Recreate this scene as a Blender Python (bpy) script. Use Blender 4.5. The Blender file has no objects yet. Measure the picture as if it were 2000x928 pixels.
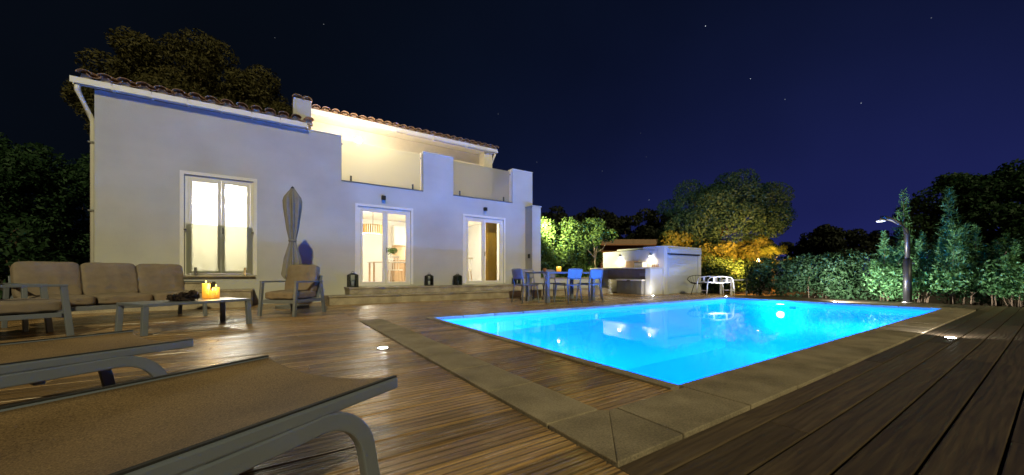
import bpy, bmesh, math, random
import numpy as np
from mathutils import Vector, Matrix
R = math.radians
PI = math.pi
sc = bpy.context.scene
C = bpy.context.collection
random.seed(5)

# ------------------------------------------------------------------ camera
# world X runs along the facade, world Y away from the viewer into the house
YAW = math.atan2(1070, 702)
FU, FV = math.cos(YAW), math.sin(YAW)
RU, RV = FV, -FU
CAMH = 0.68
cam_d = bpy.data.cameras.new('camera')
cam = bpy.data.objects.new('camera', cam_d); C.objects.link(cam)
cam.location = (0, 0, CAMH)
cam.rotation_euler = (PI/2, 0, YAW - PI/2)
cam_d.sensor_width = 36; cam_d.lens = 36*702/2000; cam_d.shift_y = 0.036
cam_d.clip_start = 0.03; cam_d.clip_end = 2000
sc.camera = cam
sc.render.engine = 'CYCLES'
sc.cycles.use_denoising = True
sc.cycles.max_bounces = 8; sc.cycles.diffuse_bounces = 4; sc.cycles.transparent_max_bounces = 16
sc.cycles.sample_clamp_indirect = 3.0
sc.cycles.caustics_reflective = False; sc.cycles.caustics_refractive = True
sc.view_settings.view_transform = 'Standard'; sc.view_settings.look = 'None'
sc.view_settings.gamma = 1; sc.view_settings.exposure = 2.35

# ------------------------------------------------------------------ world: clear night sky with town glow and stars
w = bpy.data.worlds.new('World'); sc.world = w; w.use_nodes = True
nt = w.node_tree; nt.nodes.clear()
def N(t, **k):
    n = nt.nodes.new(t)
    for a, b in k.items(): setattr(n, a, b)
    return n
def L(a, b): nt.links.new(a, b)
def M(op, a, b=None):
    n = N('ShaderNodeMath', operation=op)
    for i, x in enumerate((a, b)):
        if x is None: continue
        if isinstance(x, (int, float)): n.inputs[i].default_value = x
        else: L(x, n.inputs[i])
    return n.outputs[0]
def VM(op, a, b=None, out=0):
    n = N('ShaderNodeVectorMath', operation=op)
    for i, x in enumerate((a, b)):
        if x is None: continue
        if isinstance(x, tuple): n.inputs[i].default_value = x
        else: L(x, n.inputs[i])
    return n.outputs[out]
tc = N('ShaderNodeTexCoord'); D_ = VM('NORMALIZE', tc.outputs['Generated'])
sep = N('ShaderNodeSeparateXYZ'); L(D_, sep.inputs[0])
zz = M('MAXIMUM', sep.outputs[2], 0.0)
gl = M('MAXIMUM', VM('DOT_PRODUCT', D_, (0.985, 0.171, 0), 1), 0.0)
glow = M('MULTIPLY', M('POWER', gl, 3.0), M('POWER', 2.718, M('MULTIPLY', zz, -3.2)))
glow2 = M('MULTIPLY', M('POWER', gl, 1.2), M('POWER', 2.718, M('MULTIPLY', zz, -2.0)))
nz = N('ShaderNodeTexNoise'); nz.inputs['Scale'].default_value = 2.2; nz.inputs['Detail'].default_value = 3; L(D_, nz.inputs['Vector'])
mott = M('ADD', M('MULTIPLY', nz.outputs[0], 0.7), 0.62)
def col(c):
    n = N('ShaderNodeRGB'); n.outputs[0].default_value = (*c, 1); return n.outputs[0]
def scale(c, f):
    n = N('ShaderNodeVectorMath', operation='SCALE'); L(c, n.inputs[0]); L(f, n.inputs['Scale']); return n.outputs[0]
base = col((0.00035, 0.0006, 0.0012))
skyc = VM('ADD', base, scale(col((0.0026, 0.0019, 0.0190)), glow))
skyc = VM('ADD', skyc, scale(col((0.0004, 0.0016, 0.0062)), glow2))
skyc = scale(skyc, mott)
vo = N('ShaderNodeTexVoronoi'); vo.inputs['Scale'].default_value = 46.5; L(D_, vo.inputs['Vector'])
sepc = N('ShaderNodeSeparateColor'); L(vo.outputs['Color'], sepc.inputs[0])
st = M('MULTIPLY', M('LESS_THAN', vo.outputs['Distance'], 0.036), M('GREATER_THAN', sepc.outputs[0], 0.80))
st = M('MULTIPLY', st, M('MULTIPLY', M('POWER', sepc.outputs[1], 2.5), 0.34))
st = M('MULTIPLY', st, M('GREATER_THAN', sep.outputs[2], 0.05))
skyc = VM('ADD', skyc, scale(col((0.85, 0.93, 1.0)), st))
bg = N('ShaderNodeBackground'); L(skyc, bg.inputs[0]); bg.inputs[1].default_value = 1.0
ow = N('ShaderNodeOutputWorld'); L(bg.outputs[0], ow.inputs[0])

# ------------------------------------------------------------------ the low, weak, warm directional night light from behind the viewer
sd = bpy.data.lights.new('sun', 'SUN'); sd.energy = 0.33; sd.angle = R(1.2); sd.color = (1.0, 0.88, 0.48)
so = bpy.data.objects.new('sun', sd); C.objects.link(so)
so.rotation_euler = Vector((0.22, 1.0, -0.70)).to_track_quat('-Z', 'Y').to_euler()
so.location = (-3, -12, 6)

# ------------------------------------------------------------------ pixel helpers (photo pixel -> point on ground / plane)
def gp(x, y, z=0.0):
    D = (CAMH - z)*702/(y - 536); l = (x - 1000)/702*D
    return (l*RU + D*FU, l*RV + D*FV)
def at(x, D):            # horizontal position of pixel column x at depth D
    l = (x - 1000)/702*D
    return (l*RU + D*FU, l*RV + D*FV)
def zat(y, D): return CAMH + (536 - y)/702*D
def onv(x, y, v):
    k = (x - 1000)/702; D = v/(k*RV + FV)
    return ((k*RU + FU)*D, CAMH + (536 - y)/702*D)

# ------------------------------------------------------------------ materials
MAT = {}
class Mt:
    def __init__(s, name):
        s.m = bpy.data.materials.new(name); s.m.use_nodes = True; MAT[name] = s.m
        s.nt = s.m.node_tree; s.b = s.nt.nodes['Principled BSDF']; s.out = s.nt.nodes['Material Output']
    def n(s, t, **k):
        x = s.nt.nodes.new(t)
        for a, b in k.items():
            if a[0] == '_': x.inputs[a[1:].replace('_', ' ')].default_value = b
            else: setattr(x, a, b)
        return x
    def l(s, a, b): s.nt.links.new(a, b)
def mat(name, c, rough=0.6, metal=0.0, var=0.15, vscale=6.0, bump=0.0, bscale=60.0, stretch=(1, 1, 1), spec=0.5, coords='Object', wear=0.0):
    t = Mt(name); b = t.b
    b.inputs['Roughness'].default_value = rough; b.inputs['Metallic'].default_value = metal
    b.inputs['Specular IOR Level'].default_value = spec
    tc = t.n('ShaderNodeTexCoord'); mp = t.n('ShaderNodeMapping'); mp.inputs['Scale'].default_value = stretch
    t.l(tc.outputs[coords], mp.inputs[0])
    nz = t.n('ShaderNodeTexNoise', _Scale=vscale, _Detail=6.0, _Roughness=0.6); t.l(mp.outputs[0], nz.inputs['Vector'])
    rp = t.n('ShaderNodeValToRGB')
    rp.color_ramp.elements[0].position = 0.3; rp.color_ramp.elements[1].position = 0.72
    rp.color_ramp.elements[0].color = (*[x*(1 - var) for x in c], 1); rp.color_ramp.elements[1].color = (*[min(1, x*(1 + var)) for x in c], 1)
    t.l(nz.outputs[0], rp.inputs[0]); t.l(rp.outputs[0], b.inputs['Base Color'])
    if bump:
        n2 = t.n('ShaderNodeTexNoise', _Scale=bscale, _Detail=4.0); t.l(mp.outputs[0], n2.inputs['Vector'])
        bp = t.n('ShaderNodeBump', _Strength=bump, _Distance=0.01); t.l(n2.outputs[0], bp.inputs['Height']); t.l(bp.outputs[0], b.inputs['Normal'])
    return t.m
def emit(name, c, strength):
    t = Mt(name); e = t.n('ShaderNodeEmission'); e.inputs[0].default_value = (*c, 1); e.inputs[1].default_value = strength
    t.l(e.outputs[0], t.out.inputs[0]); return t.m

def stucco():
    t = Mt('stucco'); b = t.b; b.inputs['Roughness'].default_value = 0.85; b.inputs['Specular IOR Level'].default_value = 0.2
    tc = t.n('ShaderNodeTexCoord')
    n1 = t.n('ShaderNodeTexNoise', _Scale=0.9, _Detail=5.0); t.l(tc.outputs['Object'], n1.inputs['Vector'])
    mp = t.n('ShaderNodeMapping'); mp.inputs['Scale'].default_value = (0.6, 0.6, 4); t.l(tc.outputs['Object'], mp.inputs[0])
    n2 = t.n('ShaderNodeTexNoise', _Scale=1.3, _Detail=4.0); t.l(mp.outputs[0], n2.inputs['Vector'])
    ad = t.n('ShaderNodeMath', operation='MULTIPLY_ADD'); ad.inputs[1].default_value = 0.82; t.l(n1.outputs[0], ad.inputs[0]); 
    h = t.n('ShaderNodeMath', operation='MULTIPLY'); h.inputs[1].default_value = 0.12; t.l(n2.outputs[0], h.inputs[0]); t.l(h.outputs[0], ad.inputs[2])
    rp = t.n('ShaderNodeValToRGB'); rp.color_ramp.elements[0].position = 0.3; rp.color_ramp.elements[1].position = 0.65
    rp.color_ramp.elements[0].color = (0.46, 0.465, 0.445, 1); rp.color_ramp.elements[1].color = (0.58, 0.585, 0.56, 1)
    t.l(ad.outputs[0], rp.inputs[0]); t.l(rp.outputs[0], b.inputs['Base Color'])
    n3 = t.n('ShaderNodeTexNoise', _Scale=55.0, _Detail=5.0); t.l(tc.outputs['Object'], n3.inputs['Vector'])
    bp = t.n('ShaderNodeBump', _Strength=0.35, _Distance=0.012); t.l(n3.outputs[0], bp.inputs['Height']); t.l(bp.outputs[0], b.inputs['Normal'])
stucco()

def decking(name, ribbed):
    t = Mt(name); b = t.b; b.inputs['Specular IOR Level'].default_value = 0.5
    ge = t.n('ShaderNodeNewGeometry'); oi = t.n('ShaderNodeObjectInfo')
    # shift the grain from board to board
    sh = t.n('ShaderNodeCombineXYZ'); ml = t.n('ShaderNodeMath', operation='MULTIPLY'); ml.inputs[1].default_value = 37.0
    t.l(oi.outputs['Random'], ml.inputs[0]); t.l(ml.outputs[0], sh.inputs[0]); t.l(ml.outputs[0], sh.inputs[2])
    ad = t.n('ShaderNodeVectorMath', operation='ADD'); t.l(ge.outputs['Position'], ad.inputs[0]); t.l(sh.outputs[0], ad.inputs[1])
    mp = t.n('ShaderNodeMapping'); mp.inputs['Scale'].default_value = (1.1, 17, 17); t.l(ad.outputs[0], mp.inputs[0])
    g = t.n('ShaderNodeTexNoise', _Scale=1.6, _Detail=8.0, _Roughness=0.62, _Distortion=1.4); t.l(mp.outputs[0], g.inputs['Vector'])
    rp = t.n('ShaderNodeValToRGB'); e = rp.color_ramp.elements
    e[0].position = 0.25; e[1].position = 0.78; e[0].color = (0.19, 0.115, 0.055, 1) if ribbed else (0.048, 0.034, 0.021, 1); e[1].color = (0.60, 0.375, 0.16, 1) if ribbed else (0.15, 0.108, 0.066, 1)  # ribbed boards toned lighter to carry warm light missing on that side
    t.l(g.outputs[0], rp.inputs[0])
    hs = t.n('ShaderNodeHueSaturation'); t.l(rp.outputs[0], hs.inputs['Color'])
    v = t.n('ShaderNodeMapRange'); v.inputs['To Min'].default_value = 0.60; v.inputs['To Max'].default_value = 1.35
    t.l(oi.outputs['Random'], v.inputs[0]); t.l(v.outputs[0], hs.inputs['Value']); t.l(hs.outputs[0], b.inputs['Base Color'])
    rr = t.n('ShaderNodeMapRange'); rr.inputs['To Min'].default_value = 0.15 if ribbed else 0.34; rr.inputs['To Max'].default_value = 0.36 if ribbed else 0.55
    t.l(g.outputs[0], rr.inputs[0]); t.l(rr.outputs[0], b.inputs['Roughness'])
    # embossed cathedral grain
    mp2 = t.n('ShaderNodeMapping'); mp2.inputs['Scale'].default_value = (0.55, 6.5, 6.5); t.l(ad.outputs[0], mp2.inputs[0])
    wv = t.n('ShaderNodeTexWave', wave_type='BANDS', bands_direction='Y', _Scale=1.6 if not ribbed else 2.6, _Distortion=9.0 if not ribbed else 3.5, _Detail=3.0, _Detail_Scale=1.2)
    t.l(mp2.outputs[0], wv.inputs['Vector'])
    mx = t.n('ShaderNodeMath', operation='MULTIPLY_ADD'); mx.inputs[1].default_value = 0.55; t.l(g.outputs[0], mx.inputs[0]); t.l(wv.outputs['Fac'], mx.inputs[2])
    hgt = mx.outputs[0]
    if ribbed:
        sp = t.n('ShaderNodeSeparateXYZ'); t.l(ge.outputs['Position'], sp.inputs[0])
        m1 = t.n('ShaderNodeMath', operation='MULTIPLY'); m1.inputs[1].default_value = 2*PI/0.03925; t.l(sp.outputs[1], m1.inputs[0])
        s1 = t.n('ShaderNodeMath', operation='SINE'); t.l(m1.outputs[0], s1.inputs[0])
        gm = t.n('ShaderNodeMapRange', interpolation_type='SMOOTHSTEP'); gm.inputs['From Min'].default_value = 0.45; gm.inputs['From Max'].default_value = 0.95; t.l(s1.outputs[0], gm.inputs[0])
        a1 = t.n('ShaderNodeMath', operation='MULTIPLY_ADD'); a1.inputs[1].default_value = -1.3; t.l(gm.outputs[0], a1.inputs[0]); t.l(hgt, a1.inputs[2]); hgt = a1.outputs[0]
        dk = t.n('ShaderNodeMix', data_type='RGBA'); dk.inputs['B'].default_value = (0.03, 0.02, 0.012, 1)
        gs = t.n('ShaderNodeMath', operation='MULTIPLY'); gs.inputs[1].default_value = 0.6; t.l(gm.outputs[0], gs.inputs[0]); t.l(gs.outputs[0], dk.inputs['Factor'])
        t.l(hs.outputs[0], dk.inputs['A']); t.l(dk.outputs['Result'], b.inputs['Base Color'])
    bp = t.n('ShaderNodeBump', _Strength=0.42 if ribbed else 0.28, _Distance=0.005); t.l(hgt, bp.inputs['Height']); t.l(bp.outputs[0], b.inputs['Normal'])
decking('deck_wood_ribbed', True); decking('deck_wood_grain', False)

def stone(name, c, sc_=95):
    t = Mt(name); b = t.b; b.inputs['Roughness'].default_value = 0.75; b.inputs['Specular IOR Level'].default_value = 0.3
    ge = t.n('ShaderNodeNewGeometry'); oi = t.n('ShaderNodeObjectInfo')
    n1 = t.n('ShaderNodeTexNoise', _Scale=sc_, _Detail=5.0, _Roughness=0.8); t.l(ge.outputs['Position'], n1.inputs['Vector'])
    n2 = t.n('ShaderNodeTexNoise', _Scale=4.0, _Detail=5.0); t.l(ge.outputs['Position'], n2.inputs['Vector'])
    ad = t.n('ShaderNodeMath', operation='MULTIPLY_ADD'); ad.inputs[1].default_value = 0.6; t.l(n1.outputs[0], ad.inputs[0])
    h = t.n('ShaderNodeMath', operation='MULTIPLY'); h.inputs[1].default_value = 0.4; t.l(n2.outputs[0], h.inputs[0]); t.l(h.outputs[0], ad.inputs[2])
    rp = t.n('ShaderNodeValToRGB'); rp.color_ramp.elements[0].position = 0.41; rp.color_ramp.elements[1].position = 0.59
    rp.color_ramp.elements[0].color = (*[x*0.62 for x in c], 1); rp.color_ramp.elements[1].color = (*[x*1.3 for x in c], 1)
    t.l(ad.outputs[0], rp.inputs[0])
    hs = t.n('ShaderNodeHueSaturation'); t.l(rp.outputs[0], hs.inputs['Color'])
    v = t.n('ShaderNodeMapRange'); v.inputs['To Min'].default_value = 0.86; v.inputs['To Max'].default_value = 1.12
    t.l(oi.outputs['Random'], v.inputs[0]); t.l(v.outputs[0], hs.inputs['Value']); t.l(hs.outputs[0], b.inputs['Base Color'])
    bp = t.n('ShaderNodeBump', _Strength=0.5, _Distance=0.003); t.l(n1.outputs[0], bp.inputs['Height']); t.l(bp.outputs[0], b.inputs['Normal'])
stone('coping_stone', (0.32, 0.265, 0.19)); stone('step_stone', (0.40, 0.345, 0.265), 60)

mat('aluminium', (0.165, 0.19, 0.235), 0.38, 0.0, 0.06, 5, 0.04, 300)
mat('white_metal', (0.70, 0.70, 0.69), 0.4, 0.0, 0.05, 5)
mat('grey_metal', (0.17, 0.175, 0.185), 0.45, 0.1, 0.08, 5)
mat('black_metal', (0.018, 0.018, 0.02), 0.42, 0.2, 0.2, 8)
mat('steel', (0.55, 0.55, 0.55), 0.25, 0.9, 0.05, 8)
mat('cushion', (0.25, 0.205, 0.16), 0.92, 0, 0.14, 7, 0.25, 420, spec=0.15)
mat('rubber', (0.02, 0.02, 0.02), 0.8)
mat('pvc_white', (0.82, 0.81, 0.78), 0.35, 0, 0.05, 4)
mat('soffit_paint', (0.72, 0.68, 0.60), 0.8, 0, 0.06, 3)
mat('interior_white', (0.80, 0.78, 0.74), 0.8, 0, 0.04, 2)
mat('interior_floor', (0.45, 0.36, 0.26), 0.4, 0, 0.15, 3)
mat('cabinet_grey', (0.36, 0.35, 0.33), 0.5, 0, 0.05, 3)
mat('pale_wood', (0.52, 0.36, 0.21), 0.5, 0, 0.2, 4, stretch=(1, 1, 6))
mat('tile_clay', (0.40, 0.25, 0.16), 0.8, 0, 0.35, 5, 0.3, 40)
mat('mortar', (0.42, 0.33, 0.22), 0.9, 0, 0.2, 12, 0.5, 50)
mat('canvas', (0.27, 0.255, 0.225), 0.9, 0, 0.1, 8, 0.2, 300, spec=0.15)
mat('render_white', (0.50, 0.51, 0.51), 0.8, 0, 0.06, 2, 0.2, 60)
mat('counter_stone', (0.50, 0.45, 0.38), 0.5, 0, 0.12, 6)
mat('blind_fabric', (0.42, 0.45, 0.47), 0.7, 0, 0.05, 3)
mat('storage_grey', (0.15, 0.145, 0.14), 0.6, 0, 0.1, 6)
mat('dark_cone', (0.035, 0.02, 0.014), 0.9, 0, 0.5, 30)
mat('bark', (0.12, 0.085, 0.055), 0.95, 0, 0.4, 9, 0.6, 40, (1, 1, 0.25))
mat('pale_bark', (0.30, 0.24, 0.16), 0.95, 0, 0.3, 9, 0.5, 40, (1, 1, 0.25))
mat('soil', (0.05, 0.038, 0.026), 0.95, 0, 0.4, 3, 0.6, 20)
mat('curtain_yellow', (0.62, 0.38, 0.06), 0.9, 0, 0.15, 6, stretch=(8, 8, 0.5))
mat('terracotta', (0.36, 0.16, 0.08), 0.8, 0, 0.2, 6)
mat('vase_white', (0.7, 0.7, 0.68), 0.35)
mat('gold', (0.65, 0.42, 0.14), 0.35, 0.6)
def sling():
    t = Mt('sling'); b = t.b; b.inputs['Roughness'].default_value = 0.75; b.inputs['Specular IOR Level'].default_value = 0.25
    tc = t.n('ShaderNodeTexCoord')
    n = t.n('ShaderNodeTexNoise', _Scale=260.0, _Detail=3.0, _Roughness=0.8); t.l(tc.outputs['Object'], n.inputs['Vector'])
    n2 = t.n('ShaderNodeTexNoise', _Scale=3.0, _Detail=3.0); t.l(tc.outputs['Object'], n2.inputs['Vector'])
    a = t.n('ShaderNodeMath', operation='MULTIPLY_ADD'); a.inputs[1].default_value = 0.75; t.l(n.outputs[0], a.inputs[0])
    h = t.n('ShaderNodeMath', operation='MULTIPLY'); h.inputs[1].default_value = 0.25; t.l(n2.outputs[0], h.inputs[0]); t.l(h.outputs[0], a.inputs[2])
    rp = t.n('ShaderNodeValToRGB'); rp.color_ramp.elements[0].position = 0.38; rp.color_ramp.elements[1].position = 0.62
    rp.color_ramp.elements[0].color = (0.10, 0.062, 0.030, 1); rp.color_ramp.elements[1].color = (0.37, 0.25, 0.125, 1)
    t.l(a.outputs[0], rp.inputs[0]); t.l(rp.outputs[0], b.inputs['Base Color'])
    bp = t.n('ShaderNodeBump', _Strength=0.5, _Distance=0.002); t.l(n.outputs[0], bp.inputs['Height']); t.l(bp.outputs[0], b.inputs['Normal'])
sling()
def liner():
    t = Mt('pool_liner'); b = t.b; b.inputs['Roughness'].default_value = 0.7
    ge = t.n('ShaderNodeNewGeometry'); n = t.n('ShaderNodeTexNoise', _Scale=1.5, _Detail=2.0); t.l(ge.outputs['Position'], n.inputs['Vector'])
    rp = t.n('ShaderNodeValToRGB'); rp.color_ramp.elements[0].color = (0.16, 0.56, 0.80, 1); rp.color_ramp.elements[1].color = (0.20, 0.62, 0.86, 1)
    t.l(n.outputs[0], rp.inputs[0]); t.l(rp.outputs[0], b.inputs['Base Color'])
liner()
def glassy(name, tint, ior, rough=0.0, bump=0.0, fmul=1.0):
    t = Mt(name); t.nt.nodes.remove(t.b)
    tr = t.n('ShaderNodeBsdfTransparent'); tr.inputs[0].default_value = (*tint, 1)
    g = t.n('ShaderNodeBsdfGlossy'); g.inputs['Roughness'].default_value = rough
    f = t.n('ShaderNodeFresnel'); f.inputs[0].default_value = ior
    m = t.n('ShaderNodeMath', operation='MULTIPLY'); m.inputs[1].default_value = fmul; t.l(f.outputs[0], m.inputs[0])
    mx = t.n('ShaderNodeMixShader'); t.l(m.outputs[0], mx.inputs[0]); t.l(tr.outputs[0], mx.inputs[1]); t.l(g.outputs[0], mx.inputs[2]); t.l(mx.outputs[0], t.out.inputs[0])
    if bump:
        ge = t.n('ShaderNodeNewGeometry'); n = t.n('ShaderNodeTexNoise', _Scale=2.2, _Detail=2.0); t.l(ge.outputs['Position'], n.inputs['Vector'])
        bp = t.n('ShaderNodeBump', _Strength=bump, _Distance=0.01); t.l(n.outputs[0], bp.inputs['Height'])
        t.l(bp.outputs[0], g.inputs['Normal']); t.l(bp.outputs[0], f.inputs['Normal'])
def water():
    t = Mt('water'); t.nt.nodes.remove(t.b)
    tr = t.n('ShaderNodeBsdfTransparent'); tr.inputs[0].default_value = (0.30, 0.95, 1.0, 1)
    rf = t.n('ShaderNodeBsdfRefraction'); rf.inputs[0].default_value = (0.25, 0.60, 1.0, 1); rf.inputs['IOR'].default_value = 1.33; rf.inputs['Roughness'].default_value = 0.02
    g = t.n('ShaderNodeBsdfGlossy'); g.inputs['Roughness'].default_value = 0.03
    f = t.n('ShaderNodeFresnel'); f.inputs[0].default_value = 1.33
    m = t.n('ShaderNodeMath', operation='MULTIPLY'); m.inputs[1].default_value = 0.55; t.l(f.outputs[0], m.inputs[0])
    m1 = t.n('ShaderNodeMixShader'); m1.inputs[0].default_value = 0.66; t.l(tr.outputs[0], m1.inputs[1]); t.l(rf.outputs[0], m1.inputs[2])
    mx = t.n('ShaderNodeMixShader'); t.l(m.outputs[0], mx.inputs[0]); t.l(m1.outputs[0], mx.inputs[1]); t.l(g.outputs[0], mx.inputs[2]); t.l(mx.outputs[0], t.out.inputs[0])
    ge = t.n('ShaderNodeNewGeometry'); n = t.n('ShaderNodeTexNoise', _Scale=2.2, _Detail=2.0); t.l(ge.outputs['Position'], n.inputs['Vector'])
    bp = t.n('ShaderNodeBump', _Strength=0.10, _Distance=0.01); t.l(n.outputs[0], bp.inputs['Height'])
    for q in (g, rf): t.l(bp.outputs[0], q.inputs['Normal'])
water()
glassy('clear_glass', (0.95, 0.97, 0.96), 1.45)
def frosted():
    t = Mt('frosted_glass'); t.nt.nodes.remove(t.b)
    tl = t.n('ShaderNodeBsdfTranslucent'); tl.inputs[0].default_value = (0.95, 0.94, 0.84, 1)
    df = t.n('ShaderNodeBsdfDiffuse'); df.inputs[0].default_value = (0.70, 0.73, 0.68, 1)
    rf_ = t.n('ShaderNodeBsdfRefraction'); rf_.inputs['Roughness'].default_value = 0.42; rf_.inputs['IOR'].default_value = 1.03; rf_.inputs[0].default_value = (0.86, 0.88, 0.78, 1)
    m0 = t.n('ShaderNodeMixShader'); m0.inputs[0].default_value = 0.3; t.l(tl.outputs[0], m0.inputs[1]); t.l(df.outputs[0], m0.inputs[2])
    m1 = t.n('ShaderNodeMixShader'); m1.inputs[0].default_value = 0.45; t.l(m0.outputs[0], m1.inputs[1]); t.l(rf_.outputs[0], m1.inputs[2])
    g = t.n('ShaderNodeBsdfGlossy'); g.inputs['Roughness'].default_value = 0.15
    f = t.n('ShaderNodeFresnel'); f.inputs[0].default_value = 1.4
    m2 = t.n('ShaderNodeMixShader'); t.l(f.outputs[0], m2.inputs[0]); t.l(m1.outputs[0], m2.inputs[1]); t.l(g.outputs[0], m2.inputs[2]); t.l(m2.outputs[0], t.out.inputs[0])
frosted()
def leafmat(name, c1, c2, trans=0.35, rough=0.65):
    t = Mt(name); t.nt.nodes.remove(t.b)
    ge = t.n('ShaderNodeNewGeometry')
    rp = t.n('ShaderNodeValToRGB'); e = rp.color_ramp.elements
    e[0].color = (*c1, 1); e[1].color = (*c2, 1); t.l(ge.outputs['Random Per Island'], rp.inputs[0])
    p = t.n('ShaderNodeBsdfPrincipled'); p.inputs['Roughness'].default_value = rough; p.inputs['Specular IOR Level'].default_value = 0.25; t.l(rp.outputs[0], p.inputs['Base Color'])
    tl = t.n('ShaderNodeBsdfTranslucent'); t.l(rp.outputs[0], tl.inputs[0])
    mx = t.n('ShaderNodeMixShader'); mx.inputs[0].default_value = trans; t.l(p.outputs[0], mx.inputs[1]); t.l(tl.outputs[0], mx.inputs[2]); t.l(mx.outputs[0], t.out.inputs[0])
leafmat('leaf_hedge', (0.045, 0.10, 0.022), (0.12, 0.19, 0.05))
leafmat('leaf_olive', (0.012, 0.040, 0.028), (0.036, 0.085, 0.058))
leafmat('leaf_ivy', (0.06, 0.085, 0.02), (0.15, 0.16, 0.045))
leafmat('leaf_dark', (0.016, 0.046, 0.018), (0.045, 0.10, 0.04))
leafmat('leaf_oleander', (0.05, 0.15, 0.055), (0.13, 0.29, 0.11))
leafmat('leaf_pine', (0.04, 0.040, 0.012), (0.11, 0.095, 0.035), 0.2)
leafmat('leaf_palm', (0.08, 0.12, 0.025), (0.15, 0.20, 0.05))
leafmat('leaf_unlit', (0.012, 0.018, 0.012), (0.025, 0.032, 0.02), 0.2)  # lack of light on the far trees is put into this colour
emit('lamp_white', (1.0, 0.93, 0.80), 30); emit('lamp_deck', (1.0, 0.97, 0.92), 22)
emit('lamp_warm', (1.0, 0.60, 0.16), 9); emit('lamp_pool', (0.75, 0.95, 1.0), 12)

def candlemat():
    t = Mt('candle_glow'); tc = t.n('ShaderNodeTexCoord'); sp = t.n('ShaderNodeSeparateXYZ'); t.l(tc.outputs['Generated'], sp.inputs[0])
    rp = t.n('ShaderNodeValToRGB'); e = rp.color_ramp.elements; e[0].color = (1, .24, 0, 1); e[1].color = (1, .60, .05, 1); t.l(sp.outputs[2], rp.inputs[0])
    t.b.inputs['Base Color'].default_value = (.7, .45, .12, 1); t.l(rp.outputs[0], t.b.inputs['Emission Color'])
    mr = t.n('ShaderNodeMapRange'); mr.inputs['To Min'].default_value = .09; mr.inputs['To Max'].default_value = .30; t.l(sp.outputs[2], mr.inputs[0]); t.l(mr.outputs[0], t.b.inputs['Emission Strength'])
candlemat()
emit('flame', (1.0, 0.62, 0.12), 1.6)
emit('lamp_drum', (1.0, 0.82, 0.50), 0.6)

# ------------------------------------------------------------------ mesh helpers
class MB:
    def __init__(s): s.v = []; s.f = []
    def add(s, vs, fs):
        o = len(s.v); s.v += [tuple(p) for p in vs]; s.f += [tuple(i + o for i in q) for q in fs]; return s
    def box(s, x0, x1, y0, y1, z0, z1):
        return s.add([(x0, y0, z0), (x1, y0, z0), (x1, y1, z0), (x0, y1, z0), (x0, y0, z1), (x1, y0, z1), (x1, y1, z1), (x0, y1, z1)],
                     [(0, 3, 2, 1), (4, 5, 6, 7), (0, 1, 5, 4), (1, 2, 6, 5), (2, 3, 7, 6), (3, 0, 4, 7)])
    def obox(s, c, size, rot=None):
        hx, hy, hz = [a/2 for a in size]; c = Vector(c); m = rot or Matrix.Identity(3)
        P = [(-hx, -hy, -hz), (hx, -hy, -hz), (hx, hy, -hz), (-hx, hy, -hz), (-hx, -hy, hz), (hx, -hy, hz), (hx, hy, hz), (-hx, hy, hz)]
        return s.add([c + m @ Vector(p) for p in P], [(0, 3, 2, 1), (4, 5, 6, 7), (0, 1, 5, 4), (1, 2, 6, 5), (2, 3, 7, 6), (3, 0, 4, 7)])
    def sweep(s, pts, prof, side=None, scales=None):     # prof: list of (a,b); a along 'side' axis, b along the in-plane normal
        pts = [Vector(p) for p in pts]; n = len(pts); k = len(prof); vs = []
        ref = Vector(side) if side else None
        for i, p in enumerate(pts):
            t = (pts[min(i + 1, n - 1)] - pts[max(i - 1, 0)]).normalized()
            if ref is None:
                r = Vector((0, 0, 1)) if abs(t.z) < 0.9 else Vector((1, 0, 0))
                a = t.cross(r).normalized()
            else: a = (ref - t*ref.dot(t)).normalized()
            b = a.cross(t).normalized(); q = scales[i] if scales else 1.0
            vs += [p + a*x*q + b*y*q for x, y in prof]
        fs = [(i*k + j, i*k + (j + 1) % k, (i + 1)*k + (j + 1) % k, (i + 1)*k + j) for i in range(n - 1) for j in range(k)]
        fs += [tuple(range(k))[::-1], tuple((n - 1)*k + j for j in range(k))]
        return s.add(vs, fs)
    def tube(s, pts, r, seg=8, scales=None):
        return s.sweep(pts, [(r*math.cos(2*PI*j/seg), r*math.sin(2*PI*j/seg)) for j in range(seg)], None, scales)
    def bar(s, pts, w_, h_, side): 
        return s.sweep(pts, [(-w_/2, -h_/2), (w_/2, -h_/2), (w_/2, h_/2), (-w_/2, h_/2)], side)
    def lathe(s, prof, seg=16, c=(0, 0, 0)):
        n = len(prof); vs = [(c[0] + r*math.cos(2*PI*j/seg), c[1] + r*math.sin(2*PI*j/seg), c[2] + z) for r, z in prof for j in range(seg)]
        fs = [(i*seg + j, i*seg + (j + 1) % seg, (i + 1)*seg + (j + 1) % seg, (i + 1)*seg + j) for i in range(n - 1) for j in range(seg)]
        fs += [tuple(range(seg))[::-1], tuple((n - 1)*seg + j for j in range(seg))]
        return s.add(vs, fs)
    def mesh(s, name='mesh'):
        m = bpy.data.meshes.new(name); m.from_pydata(s.v, [], s.f); m.update(); return m
    def build(s, name, material, parent=None, bevel=0.0, smooth=False, fix=False):
        m = s.mesh(name)
        if fix:
            b = bmesh.new(); b.from_mesh(m); bmesh.ops.recalc_face_normals(b, faces=b.faces); b.to_mesh(m); b.free()
        return link(name, m, material, parent, bevel, smooth)
def link(name, m, material, parent=None, bevel=0.0, smooth=False):
    if material and not m.materials: m.materials.append(MAT[material])
    if smooth:
        for p in m.polygons: p.use_smooth = True
    o = bpy.data.objects.new(name, m); C.objects.link(o); o.parent = parent
    if bevel:
        b = o.modifiers.new('bevel', 'BEVEL'); b.width = bevel; b.segments = 2; b.limit_method = 'ANGLE'; b.angle_limit = R(40)
    return o
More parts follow.
